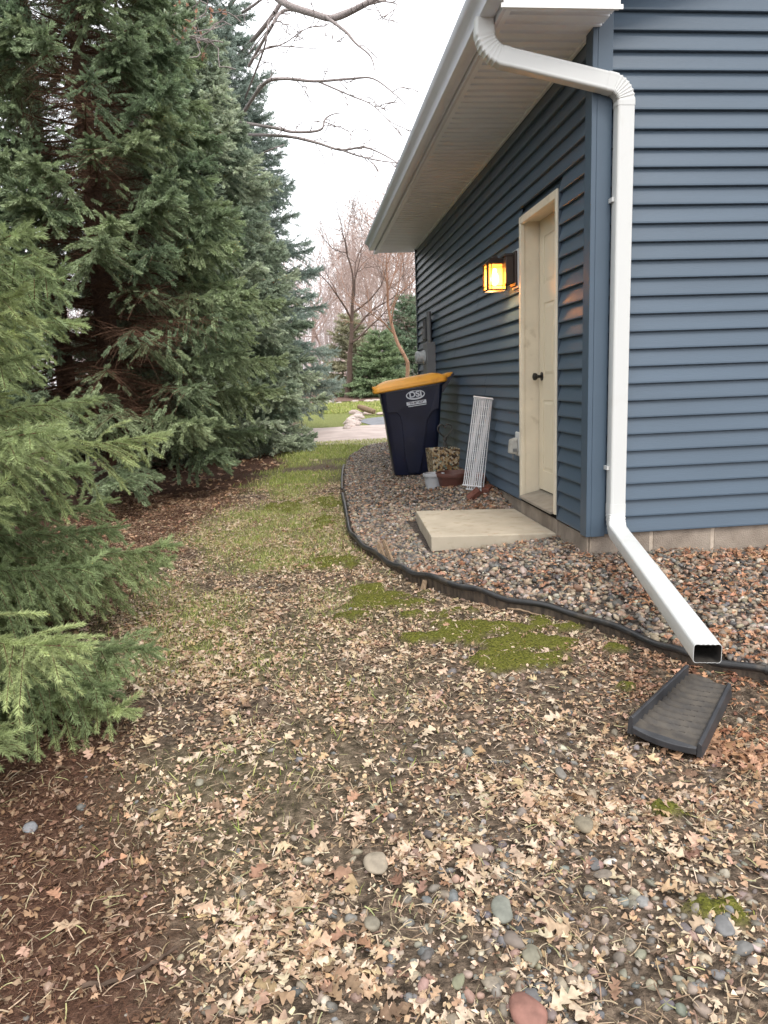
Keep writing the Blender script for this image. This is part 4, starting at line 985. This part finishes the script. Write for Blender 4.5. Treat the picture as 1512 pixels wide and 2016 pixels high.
limb([(500, -60, .2), (550, 0, 0), (620, 28, -.3), (660, 35, -.5), (715, 10, -.8), (760, -15, -.8)], .10, .06, 11.5)
limb([(640, 32, -.5), (680, 62, -.7), (700, 85, -.8), (730, 112, -.9), (740, 150, -.9)], .045, .009, 11.5)
limb([(735, 0, -.5), (780, 8, -.7), (770, 25, -.8)], .02, .008, 11.5)
limb([(490, 105, 0), (540, 45, 0), (560, 48, 0), (570, 48, 0)], .02, .010, 12.8)
limb([(510, 100, 0), (560, 85, 0), (600, 58, -.2), (650, 47, -.4)], .022, .008, 12.8)
limb([(500, 115, 0), (530, 92, 0), (570, 92, -.2), (620, 96, -.4)], .024, .010, 12.8)
limb([(480, 220, 0), (520, 165, 0), (560, 155, -.2), (620, 160, -.4), (690, 155, -.6), (735, 155, -.8), (780, 188, -1), (805, 212, -1)], .055, .008, 12)
limb([(625, 160, -.4), (690, 188, -.6), (730, 205, -.8), (760, 232, -.9), (792, 270, -1)], .025, .006, 12)
limb([(470, 240, .2), (540, 252, 0), (580, 260, -.2), (630, 256, -.4), (640, 235, -.4), (655, 225, -.4), (675, 222, -.4)], .05, .010, 12)
limb([(470, 265, .2), (560, 268, -.1), (620, 280, -.4), (670, 295, -.6), (715, 290, -.8), (750, 302, -.9), (790, 325, -1)], .05, .012, 12)
limb([(665, 292, -.6), (700, 305, -.7), (740, 315, -.9), (790, 322, -1)], .03, .010, 12)
limb([(640, 240, -.4), (665, 250, -.4), (700, 262, -.5)], .016, .006, 12)
limb([(455, 335, .2), (520, 300, 0), (560, 285, 0)], .03, .012, 12.4)
limb([(250, 260, -4.2), (300, 170, -4.4), (345, 95, -4.6), (385, 70, -4.7), (430, 95, -4.8)], .022, .006, 13.5, 2.2)
limb([(345, 95, -4.6), (375, 45, -4.7), (420, 25, -4.8)], .012, .005, 13.5, 2.2)
for nm, ss, k in (('trunk', trunkseg, 12), ('branches', segs, 6)):
    p0, p1, a, b_ = seg_arrays(ss, OB); v, f = prisms(p0, p1, a, b_, k); npmesh(nm, v, f, M_bark, OK, col=np.tile([.30, .26, .25], (len(v), 1)), smooth=True)
# ------------------------------------------------------------------ driveway, far lawn, mulch, rocks
def drape(name, poly, mtl, dz, kind='structure', res=.25):
    P = np.array(poly)[:, :2]; x0, y0 = P.min(0); x1, y1 = P.max(0)
    import bmesh
    bm = bmesh.new(); vs = [bm.verts.new((p[0], p[1], 0)) for p in catmull(np.vstack([P, P[:1]]), 4)[:-1, :2]]; bm.faces.new(vs)
    for axis, lo, hi in ((0, x0, x1), (1, y0, y1)):
        for s in np.arange(lo + res, hi, res):
            co_ = Vector((s, 0, 0)) if axis == 0 else Vector((0, s, 0)); no = Vector((1, 0, 0)) if axis == 0 else Vector((0, 1, 0))
            bmesh.ops.bisect_plane(bm, geom=bm.verts[:] + bm.edges[:] + bm.faces[:], plane_co=co_, plane_no=no)
    me = bpy.data.meshes.new(name)
    for v in bm.verts: v.co.z = float(gz(v.co.x, v.co.y)) + dz
    bmesh.ops.recalc_face_normals(bm, faces=bm.faces)
    if sum(f.normal.z for f in bm.faces) < 0: bmesh.ops.reverse_faces(bm, faces=bm.faces)
    bm.to_mesh(me); bm.free()
    return tag(link(name, me, mtl), kind=kind)
M_conc = mat('drive_concrete', (.42, .34, .31), .85, .2, vscale=3, col2=(.56, .47, .43), bump=.2, bscale=40)
M_asph = mat('drive_asphalt', (.20, .205, .22), .85, .3, var=.15, vscale=4, bump=.3, bscale=90)
M_mulch = mat('bark_mulch', (.11, .065, .05), .95, .1, vscale=22, col2=(.24, .16, .13), bump=1, bscale=40)
yA, yB, yC = 9.7, 13.4, 17.0
drape('driveway', [(-6, 10.0), (-1.5, 9.4), (-.5, 8.75), (.5, 8.9), (2, 9.2), (7, 9.6), (14, 9.6), (14, yB), (4, yB), (-.3, yB), (-2.4, 13.0), (-6, 12.8)], M_conc, .012)
drape('driveway_asphalt', [(-.15, yB + .02), (4, yB + .02), (14, yB + .02), (14, 16.4), (3.2, 16.1), (1.6, 16.0), (.3, 15.6), (-.35, 14.7)], M_asph, .012)
crk = MB(); cr = [(-.9, 12.4), (.05, 12.3), (.35, 11.8), (.55, 11.1), (.42, 10.5), (.5, 10.0)]
crk.sweep([[(x - w_, y, float(gz(x, y)) + .0165), (x + w_, y + .02, float(gz(x, y)) + .0165)] for x, y, w_ in [(x, y, .028) for x, y in cr]], cap=False, closed=False)
tag(crk.build('driveway_crack', mat('crack_dark', (.12, .09, .08), .9, .1), None), kind='structure')
drape('mulch_bed', [(-6, 22.4), (-1, 21.7), (3, 21.3), (8, 21.6), (14, 22.5), (14, 36), (-8, 36)], M_mulch, .02, res=.6)
def rock_mesh(r, sub=2, sq=(.8, .6)):
    import bmesh
    bm = bmesh.new(); bmesh.ops.create_icosphere(bm, subdivisions=sub, radius=1)
    ph = r.uniform(0, 6, 6); s = (1, r.uniform(*[min(.95, sq[0]), .95]) if False else r.uniform(.65, .95), r.uniform(sq[1] - .15, sq[1] + .1))
    planes = [(unit(r.normal(size=3)), r.uniform(.62, .9)) for _ in range(6)]
    for v in bm.verts:
        p = np.array(v.co)
        for n_, d_ in planes:
            k = p @ n_
            if k > d_: p = p - n_ * (k - d_) * .85
        p = p * (1 + .05 * math.sin(3 * p[0] + ph[0]) + .05 * math.sin(4 * p[1] + ph[1]) + .04 * math.sin(5 * p[2] + ph[2])); v.co = (p[0] * s[0], p[1] * s[1], p[2] * s[2])
    V = np.array([v.co[:] for v in bm.verts]); Fc = np.array([[v.index for v in f.verts] for f in bm.faces]); bm.free(); return V, Fc
M_stone = colmat('stone', rough=.75, spec=.35, var=.28, vscale=28, bump=.35, bscale=70)
rk = np.random.default_rng(31)
def stone(name, c, size, col, label, group=None, cat='stone', sub=3, rz=None, sink=.35):
    V, Fc = rock_mesh(rk, sub); V = V * np.array(size); o = npmesh(name, V, Fc, M_stone, None, col=np.tile(col, (len(V), 1)), smooth=True)
    o.location = (c[0], c[1], float(gz(c[0], c[1])) + size[2] * (1 - 2 * sink) * .6); o.rotation_euler = (rk.normal() * .1, rk.normal() * .1, rz if rz is not None else rk.uniform(0, 6)); return tag(o, label, cat, group)
# border rocks along grass strip and drive (small and pale in the picture)
BL = 'pale border rock edging the far lawn and driveway'; BG = 'pale border rocks by the driveway'
BL, BG = 'pale border rock in the far row behind the lawn strip', 'far row of border rocks'
for i in range(15): stone('border_rock', (-.9 + i * .42 + rk.normal() * .06, 21.4 + rk.normal() * .15), c_([.22, .16, .12]) * rk.uniform(.7, 1.2), c_([.50, .42, .38]) * rk.uniform(.8, 1.1), BL, BG, 'rock', 2)
BL, BG = 'pale border rock in the row between lawn strip and driveway', 'border rocks behind the driveway'
for i in range(13): stone('border_rock', (-.3 + i * .36 + rk.normal() * .05, 16.7 + rk.normal() * .2), c_([.24, .2, .16]) * rk.uniform(.7, 1.2), c_([.50, .40, .36]) * rk.uniform(.8, 1.1), BL, BG, 'rock', 2)
BL, BG = 'pale border rock curving up the left edge of the driveway', 'border rocks left of the driveway'
for i in range(12):
    t = i / 11; stone('border_rock', (-.75 + t * .55 + rk.normal() * .08, 12.9 + t * 3.6), c_([.20, .16, .12]) * rk.uniform(.7, 1.2), c_([.52, .43, .39]) * rk.uniform(.8, 1.1), BL, BG, 'rock', 2)
mb = MB(); lb = c_(gb(.05, 16.3)); mb.tube([lb + c_([-.30, .2, .26]), lb + c_([-.16, .12, .21]), lb + c_([.0, .02, .15]), lb + c_([.14, -.08, .10])], [.06, .085, .08, .07], 10)
tag(mb.build('log', M_wood, None, smooth=True), 'short grey-brown log lying on the rocks at the driveway edge', 'log')
# ------------------------------------------------------------------ named stones, sticks and leaves in the foreground
FG = [(742, 1708, .050, (.30, .255, .19), 'rounded tan-grey stone alone among pale leaves left of centre'), (1014, 1857, .034, (.17, .14, .12), 'smooth round brown stone with a greenish stone just behind it'), (990, 1797, .040, (.19, .21, .18), 'flat grey-green angular stone behind the round brown one'),
      (1048, 1888, .034, (.21, .205, .15), 'flat olive-grey stone touching the round brown one in front'), (1040, 2003, .055, (.26, .11, .085), 'red brick-coloured stone cut by the bottom edge'), (1425, 1832, .036, (.17, .18, .19), 'blue-grey wedge stone beside moss at the right'),
      (1462, 1872, .030, (.16, .165, .165), 'round dark grey stone at the right below the wedge stone'), (1187, 1726, .027, (.19, .16, .13), 'grey-brown flat stone right behind a small white stone'), (1170, 1706, .024, (.12, .125, .13), 'small dark slate stone next to the white one'), (1200, 1700, .022, (.62, .57, .50), 'small bright white stone'),
      (945, 1682, .036, (.22, .165, .13), 'broad flat brown stone in the middle of the pebbles'), (730, 1825, .034, (.22, .20, .15), 'greenish-tan stone among leaves near the bottom'), (60, 1632, .030, (.20, .22, .25), 'blue-grey stone lying in the brown needles at left'), (1105, 1528, .036, (.20, .19, .17), 'flat grey stone half under a leaf below the splash block'),
      (842, 1647, .024, (.10, .085, .085), 'dark purple-brown round stone left of the pebbles'), (1150, 1630, .045, (.23, .20, .14), 'large tan triangular stone in the pebble patch'), (1435, 1782, .036, (.50, .42, .33), 'cream coloured flat stone near the right edge'), (903, 1935, .024, (.20, .21, .13), 'olive square stone near the bottom'), (1048, 1966, .030, (.14, .145, .155), 'dark slate stone above the red one'), (820, 1683, .022, (.26, .16, .13), 'reddish pebble beside the dark round stone')]
for px, py, s_, col, lab in FG:
    p = gpt(px, py); stone('stone', (p[0], p[1]), c_([s_, s_ * .85, s_ * .7]), (c_(col) * .75 + c_(col).mean() * c_([.30, .25, .20])) * .92, lab, cat='stone', sub=3, sink=.2)
def stick(pts, r, col, label, name='stick'):
    P = [gpt(*q[:2]) + c_([0, 0, q[2] if len(q) > 2 else .012]) for q in pts]; P = catmull(np.array(P), 5); n = len(P); 
    mb = MB(); mb.tube([p + rk.normal(size=3) * r * .35 for p in P], [r * (1 - .5 * i / n) for i in range(n)], 7)
    o = mb.build(name, M_bark, None, smooth=True); a = o.data.attributes.new('Col', 'FLOAT_COLOR', 'POINT'); a.data.foreach_set('color', np.tile([*col, 1], len(o.data.vertices))); return tag(o, label, 'stick')
stick([(160, 1950), (230, 1940), (300, 1905), (350, 1875)], .0065, (.085, .06, .045), 'dark thin stick on the bare soil at lower left')
stick([(1018, 1750, .03), (1080, 1800, .03), (1150, 1868, .015)], .0022, (.38, .28, .19), 'long pale straw-like stem crossing the pebbles')
stick([(1000, 1208, .03), (1040, 1215, .03), (1075, 1222, .02)], .006, (.25, .18, .12), 'short twig lying on the moss')

# ------------------------------------------------------------------ ground litter
def scatter(n, x0, x1, y0, y1, wfun, r):
    x = r.uniform(x0, x1, n); y = r.uniform(y0, y1, n); wv = wfun(x, y); k = r.random(n) < wv
    return x[k], y[k]
def inview(x, y, pad=140):
    z = lawnz(x, y); P = np.stack([x, y, z], -1) - CAM; d = P @ CF
    px = 756 + FPX * (P @ CR) / np.maximum(d, .05); py = 1008 - FPX * (P @ CU) / np.maximum(d, .05)
    return (d > .2) & (px > -pad * 2) & (px < 1512 + pad * 2) & (py < 2016 + pad * 2.2)
def blobs(lst):
    W = [(gpt(px, py), a, b, w_) for px, py, a, b, w_ in lst]
    def f(x, y):
        s_ = np.zeros(np.shape(x))
        for p, a, b, w_ in W: s_ = s_ + w_ * np.exp(-(((x - p[0]) / a) ** 2 + ((y - p[1]) / b) ** 2))
        return s_
    return f
HOUSE = lambda x, y: (x > -.0) & (y > -.0)
STEP = lambda x, y: (x > -.92) & (x < .02) & (y > .55) & (y < 1.68)
SPL = np.array([Apt, Bpt, Cpt, Dpt])
def clear(x, y): return ~(HOUSE(x, y) | STEP(x, y) | inpoly(x, y, SPL))
def orient(n, r, tilt):
    """random rotation about z with a small tilt; columns = axes"""
    a = r.uniform(0, 2 * np.pi, n); x = np.stack([np.cos(a), np.sin(a), r.normal(size=n) * tilt], -1); x = unit(x)
    up = unit(np.stack([r.normal(size=n) * tilt, r.normal(size=n) * tilt, np.ones(n)], -1)); y = unit(np.cross(up, x)); z = np.cross(x, y)
    return np.stack([x, y, z], -1)
def palette(n, cols, wts, r, jit=.15):
    cols = np.array(cols); k = r.choice(len(cols), n, p=np.array(wts) / sum(wts)); return cols[k] * (1 + r.normal(size=(n, 1)) * jit) * (1 + r.normal(size=(n, 3)) * .04)
def leaf_template(seed):
    r = np.random.default_rng(seed); n = 19; u = np.linspace(0, 1, n); nl = r.uniform(2.4, 4.4)
    env = r.uniform(.28, .42) * np.sin(np.pi * np.clip(u * .92 + .06, 0, 1)) ** .7 * (.65 + .5 * u)
    V = []; cl = r.uniform(-1.6, 2.2); cx = r.uniform(-.7, .9); tw = r.normal() * .5
    for side in (1, 0, -1):
        ph = r.uniform(-.15, .15) 
        for i in range(n):
            lob = .5 + .5 * math.cos(2 * math.pi * (nl * (u[i] + ph * .3)) + math.pi); wv = env[i] * (.30 + .78 * lob ** .8)
            if u[i] < .14: wv = .012
            y = side * wv; x = u[i] + side * side * .10 * lob
            z = cl * y * y + cx * (u[i] - .5) ** 2 * .7 + tw * y * (u[i] - .5) + (.05 * math.sin(9 * u[i] + seed + side) if side else 0) * 1.0
            V.append((x - .5, y, z))
    V = np.array(V); i = np.arange(n - 1); F = np.concatenate([np.stack([i, i + 1, i + 1 + n, i + n], -1), np.stack([i + n, i + n + 1, i + 2 * n + 1, i + 2 * n], -1)]); V[:, 2] -= V[:, 2].min() * .6
    return V, F
def frag_template(seed):
    r = np.random.default_rng(seed); n = 6; a = np.sort(r.uniform(0, 2 * np.pi, n)); rad = r.uniform(.25, .55, n); V = [(0, 0, .06)] + [(math.cos(t) * q, math.sin(t) * q * .7, r.uniform(-.05, .22)) for t, q in zip(a, rad)]
    return np.array(V), np.array([[0, 1 + k, 1 + (k + 1) % n] for k in range(n)])
def lay(name, x, y, size, templ, mtl, cols, r, tilt=.25, zoff=.004, stretch=None, smooth=False, kind='stuff', label=None, ht=0):
    parts = []; which = r.integers(0, len(templ), len(x)); z = gz(x, y) + moss_w(x, y) * .012 * (sdist(x, y) < 0) + zoff + np.abs(r.normal(size=len(x))) * ht
    if name in ('fallen_leaves', 'leaf_fragments'): z = z + .016 * (sdist(x, y) > .03)      # lying on top of the stones
    for i, (T, Fc) in enumerate(templ):
        k = which == i
        if not k.any(): continue
        M = orient(k.sum(), r, tilt) * size[k][:, None, None]
        if stretch is not None: M = M * stretch[k][:, None, :]
        v, f = stamp(T, Fc, M, np.stack([x[k], y[k], z[k]], -1)); parts.append((v, f, np.repeat(cols[k], len(T), 0)))
    v, f, c = merge(parts); o = npmesh(name, v, f, mtl, None, col=np.clip(c, 0, 1), smooth=smooth); return tag(o, kind=kind)
M_leaf = colmat('dry_leaf', rough=.7, spec=.25, var=.22, vscale=70, trans=.18)
M_pebble = colmat('pebble', rough=.55, spec=.4, var=.3, vscale=60, bump=.2, bscale=150)
r = np.random.default_rng(42)
LD = blobs([(820, 1850, .42, .28, 1.0), (620, 1950, .35, .22, .7), (1000, 1640, .35, .25, .45), (1420, 1440, .22, .38, 1.1), (1300, 1290, .35, .14, .8), (1000, 1190, .40, .07, .9), (860, 1160, .25, .08, .5), (1250, 1530, .3, .2, .6), (480, 1330, .5, .5, .40), (330, 1250, .35, .5, .35), (900, 1980, .3, .12, .5), (1250, 1650, .4, .25, .3), (600, 1250, .5, .5, .3), (1120, 1950, .5, .25, .22), (1480, 1250, .2, .2, .4)])
PB = blobs([(1150, 1700, .6, .35, .9), (1100, 1950, .6, .22, 1.0), (850, 1480, .45, .3, .22), (1000, 1330, .4, .3, .5), (1350, 1800, .4, .3, .8), (1150, 1500, .4, .25, .4), (950, 1850, .25, .2, .5)])
def leafw(x, y):
    ln = (.13 + .12 * (y > -1) * (y < 2.5) + LD(x, y)) * (1 - .35 * grass_w(x, y)) * np.interp(y, [2, 4, 7], [1, .7, .25]); nd = needle_w(x, y)
    g = .035 + .25 * np.exp(-((np.abs(x) + .0) / .16) ** 2) * (y > -.3) * (y < .5) + .35 * np.exp(-(((x + .15) / .25) ** 2 + ((y - 1.9) / .28) ** 2)) + .30 * np.exp(-((y + .12) / .12) ** 2) * (x > .1) + .34 * (x > .0) * (y < -.1) + .12 * (y < .3)
    s_ = sdist(x, y); wv = np.where(s_ > 0, g, ln * (1 - .75 * nd)); wv = np.where((nd > .6) & (y > .8), .32, wv)
    cl = np.clip((vnoise(x, y, .16, 21) - .25) * 2.0, .12, 1.3); wv = wv * (1 - .62 * np.clip(PB(x, y), 0, 1)) * (1 - .55 * moss_w(x, y)); return wv * cl * clear(x, y) * inview(x, y) * (y < 8.5)
leaves_t = [leaf_template(i) for i in range(24)]; frag_t = [frag_template(i) for i in range(10)]
LC = [(.55, .40, .27), (.44, .30, .19), (.63, .49, .36), (.32, .20, .125), (.64, .52, .385), (.22, .14, .095)]
def leafcols(x, y, n):
    c = palette(n, LC, [3.2, 2.6, 2.2, 1.2, 1.3, .9], r, .17); red = np.exp(-(((x - .0) / .5) ** 2 + ((y + 1.7) / .7) ** 2)) + (sdist(x, y) > 0) * .8 + (needle_w(x, y) > .5) * .5
    red = np.clip(red, 0, .9)[:, None]; return c * (1 - red) + c * np.array([.72, .50, .42]) * red
x, y = scatter(96000, -4.2, 1.3, -3.7, 4.5, leafw, r); n = len(x); nl_ = n
lay('fallen_leaves', x, y, r.triangular(.018, .032, .088, n) * np.where((y < -1.6) & (r.random(n) < .2), 1.3, .88), leaves_t, M_leaf, np.minimum(leafcols(x, y, n), [.60, .48, .36]), r, tilt=.24, zoff=.003, ht=.006, smooth=True, stretch=np.stack([np.ones(n), r.uniform(.55, 1.15, n), r.uniform(.5, 1.5, n)], -1))
x, y = scatter(9000, -6.5, .2, 4.5, 9.5, lambda a, b: leafw(a, b) * .8, r); n = len(x)
lay('fallen_leaves', x, y, r.uniform(.05, .10, n), leaves_t[:6], M_leaf, leafcols(x, y, n), r, tilt=.3, ht=.006)
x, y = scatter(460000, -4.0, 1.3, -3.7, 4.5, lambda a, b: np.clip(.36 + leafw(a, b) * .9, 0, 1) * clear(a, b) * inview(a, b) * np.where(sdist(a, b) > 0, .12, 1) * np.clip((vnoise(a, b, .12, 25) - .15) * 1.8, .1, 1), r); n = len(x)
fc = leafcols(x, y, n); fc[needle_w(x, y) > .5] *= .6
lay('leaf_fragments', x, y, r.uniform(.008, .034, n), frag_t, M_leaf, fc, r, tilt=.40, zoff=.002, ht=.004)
# straw and stem bits
def strip_template(seed):
    r_ = np.random.default_rng(seed); n = 4; bnd = r_.uniform(-.25, .25); V = []
    for i in range(n):
        u = i / (n - 1) - .5; V += [(u, bnd * u * u - .018, .05 * (1 - 4 * u * u)), (u, bnd * u * u + .018, .05 * (1 - 4 * u * u) + .01)]
    i = np.arange(n - 1) * 2; return np.array(V), np.stack([i, i + 2, i + 3, i + 1], -1)
strips = [strip_template(i) for i in range(6)]
x, y = scatter(210000, -3.4, 1.0, -3.7, 3.5, lambda a, b: np.where(sdist(a, b) > 0, .02, .42) * clear(a, b) * inview(a, b) * np.clip((vnoise(a, b, .2, 31) - .1) * 1.6, .15, 1) * (1 - .4 * needle_w(a, b)), r); n = len(x)
lay('straw', x, y, r.uniform(.012, .055, n), strips, M_leaf, palette(n, [(.42, .33, .22), (.55, .45, .32), (.28, .20, .13), (.18, .125, .09), (.36, .34, .17)], [3, 2, 2.5, 2, 1], r), r, tilt=.35, zoff=.005, ht=.004, stretch=np.stack([np.ones(n), r.uniform(.8, 2.2, n), np.ones(n)], -1))
x, y = scatter(190000, -4.2, -1.2, -3.7, 5.5, lambda a, b: needle_w(a, b) * inview(a, b) * np.interp(b, [-3, 1, 5], [1, .8, .3]), r); n = len(x)
lay('pine_needles', x, y, r.uniform(.014, .034, n), strips, M_leaf, palette(n, [(.17, .085, .05), (.11, .055, .035), (.24, .14, .09), (.32, .21, .14)], [3, 3, 1.5, .6], r), r, tilt=.4, zoff=.004, ht=.005)
# gravel by the wall
def ptempl(k, sub): return [rock_mesh(rk, sub) for _ in range(k)]
g1 = ptempl(8, 1); g2 = ptempl(8, 2)
GC = [(.38, .27, .20), (.20, .185, .17), (.10, .094, .09), (.42, .335, .24), (.56, .49, .41), (.25, .15, .10), (.34, .27, .20), (.18, .155, .13)]; GW = [2.2, 2.2, 1.6, 2.0, .9, 1.0, 2, 1.8]
inG = lambda a, b, m=.015: (sdist(a, b) > m) & clear(a, b)
for (nn, y0, y1, x0, x1, T, sz) in ((12500, -2.6, .2, -1.5, 1.6, g2, (.010, .024)), (9000, .2, 2.2, -1.5, 0, g2, (.010, .023)), (15000, 2.2, 8.9, -1.5, 0, g1, (.011, .024))):
    x, y = scatter(nn, x0, x1, y0, y1, lambda a, b: inG(a, b) * inview(a, b) * 1.0, r); n = len(x); s_ = r.uniform(*sz, n) * np.where(r.random(n) < .08, 1.45, 1)
    lay('gravel', x, y, s_, T, M_pebble, palette(n, GC, GW, r, .18) * .72, r, tilt=.5, zoff=.002, ht=.006, smooth=True)
    x, y = scatter(nn, x0, x1, y0, y1, lambda a, b: inG(a, b) * inview(a, b) * .7, r); n = len(x)
    lay('gravel', x, y, r.uniform(.006, .013, n), g1, M_pebble, palette(n, GC, GW, r, .16) * .85, r, tilt=.5, zoff=-.002, ht=.004, smooth=True)
# pebbles washed into the soil, lower right
PC = [(.21, .185, .15), (.165, .16, .15), (.12, .112, .105), (.27, .22, .17), (.28, .19, .15), (.19, .175, .13), (.42, .36, .29), (.125, .125, .125)]; PW = [3, 2.5, 1.5, 2.5, 1.8, 1.6, .8, 1.4]
x, y = scatter(30000, -2.7, .9, -3.7, 1, lambda a, b: np.clip(.02 + PB(a, b) * .55, 0, 1) * (sdist(a, b) < -.03) * clear(a, b) * inview(a, b), r); n = len(x)
s_ = .004 + .016 * r.random(n) ** 2.2; big = r.random(n) < .03; s_[big] = r.uniform(.017, .028, big.sum())
lay('pebbles', x, y, s_, g2, M_pebble, palette(n, PC, PW, r, .17) * .95, r, tilt=.35, zoff=.0, ht=.002, smooth=True)
# grass blades and moss
def blade_template(seed):
    r_ = np.random.default_rng(seed); b = r_.uniform(.3, 1.1); V = [(0, -.035, 0), (0, .035, 0), (b * .25, .028, .5), (b * .25, -.028, .5), (b * .75, 0, .85)]
    return np.array(V), np.array([[0, 1, 2], [0, 2, 3], [3, 2, 4]])
blades = [blade_template(i) for i in range(8)]
M_grass = colmat('grass_blade', rough=.55, spec=.3, var=.2, vscale=12, trans=.3)
GR = [(.31, .37, .09), (.41, .44, .14), (.23, .28, .08), (.56, .50, .28), (.52, .50, .21)]
x, y = scatter(130000, -3.2, -.4, -2.6, 4, lambda a, b: grass_w(a, b) * .95 * (sdist(a, b) < -.01) * inview(a, b), r); n = len(x)
lay('grass', x, y, r.uniform(.022, .055, n), blades, M_grass, palette(n, GR, [3, 3, 2, 1.6, 2], r), r, tilt=.4, zoff=-.002)
x, y = scatter(90000, -3.4, 3, 4, 10, lambda a, b: grass_w(a, b) * .95 * (sdist(a, b) < -.01) * inview(a, b), r); n = len(x)
lay('grass', x, y, r.uniform(.03, .07, n), blades, M_grass, palette(n, GR, [3, 3.5, 2, .8, 1.5], r) * 1.05, r, tilt=.4, zoff=-.002, stretch=np.stack([np.ones(n), r.uniform(1, 2, n), np.ones(n)], -1))
x, y = scatter(70000, -6, 9, 17.2, 21.2, lambda a, b: .8 * inview(a, b), r); n = len(x)
lay('grass', x, y, r.uniform(.05, .10, n), blades, M_grass, palette(n, GR, [3, 3, 2, .8, 1.5], r) * 1.05, r, tilt=.4, zoff=-.002, stretch=np.stack([np.ones(n), r.uniform(2, 4, n), np.ones(n)], -1))
x, y = scatter(420000, -2.2, .9, -3.4, 3.6, lambda a, b: moss_w(a, b) * (sdist(a, b) < -.01) * inview(a, b) * .9, r); n = len(x)
lay('moss', x, y, r.uniform(.005, .014, n), blades, M_grass, palette(n, [(.23, .24, .04), (.32, .31, .06), (.15, .155, .03), (.38, .33, .11)], [3, 3, 1.5, 1], r), r, tilt=.5, zoff=.004, stretch=np.stack([np.ones(n), np.full(n, 3.), np.ones(n)], -1))

# a few rusty leaves still hanging on the low oak sprig
rr_ = np.random.default_rng(8); Pp = np.array([atdepth(a + rr_.normal() * 14, b + rr_.normal() * 12, 8.9 + rr_.normal() * .1) for a, b in [(350, 40), (365, 30), (385, 45), (395, 90), (370, 60), (340, 60), (430, 25)] for _ in range(7)])
Mq = orient(len(Pp), rr_, 1.2) * rr_.uniform(.05, .09, len(Pp))[:, None, None]; v, f = stamp(*leaves_t[2], Mq, Pp - OB)
npmesh('dead_leaves', v, f, M_leaf, OK, col=np.tile([.42, .22, .15], (len(v), 1)))
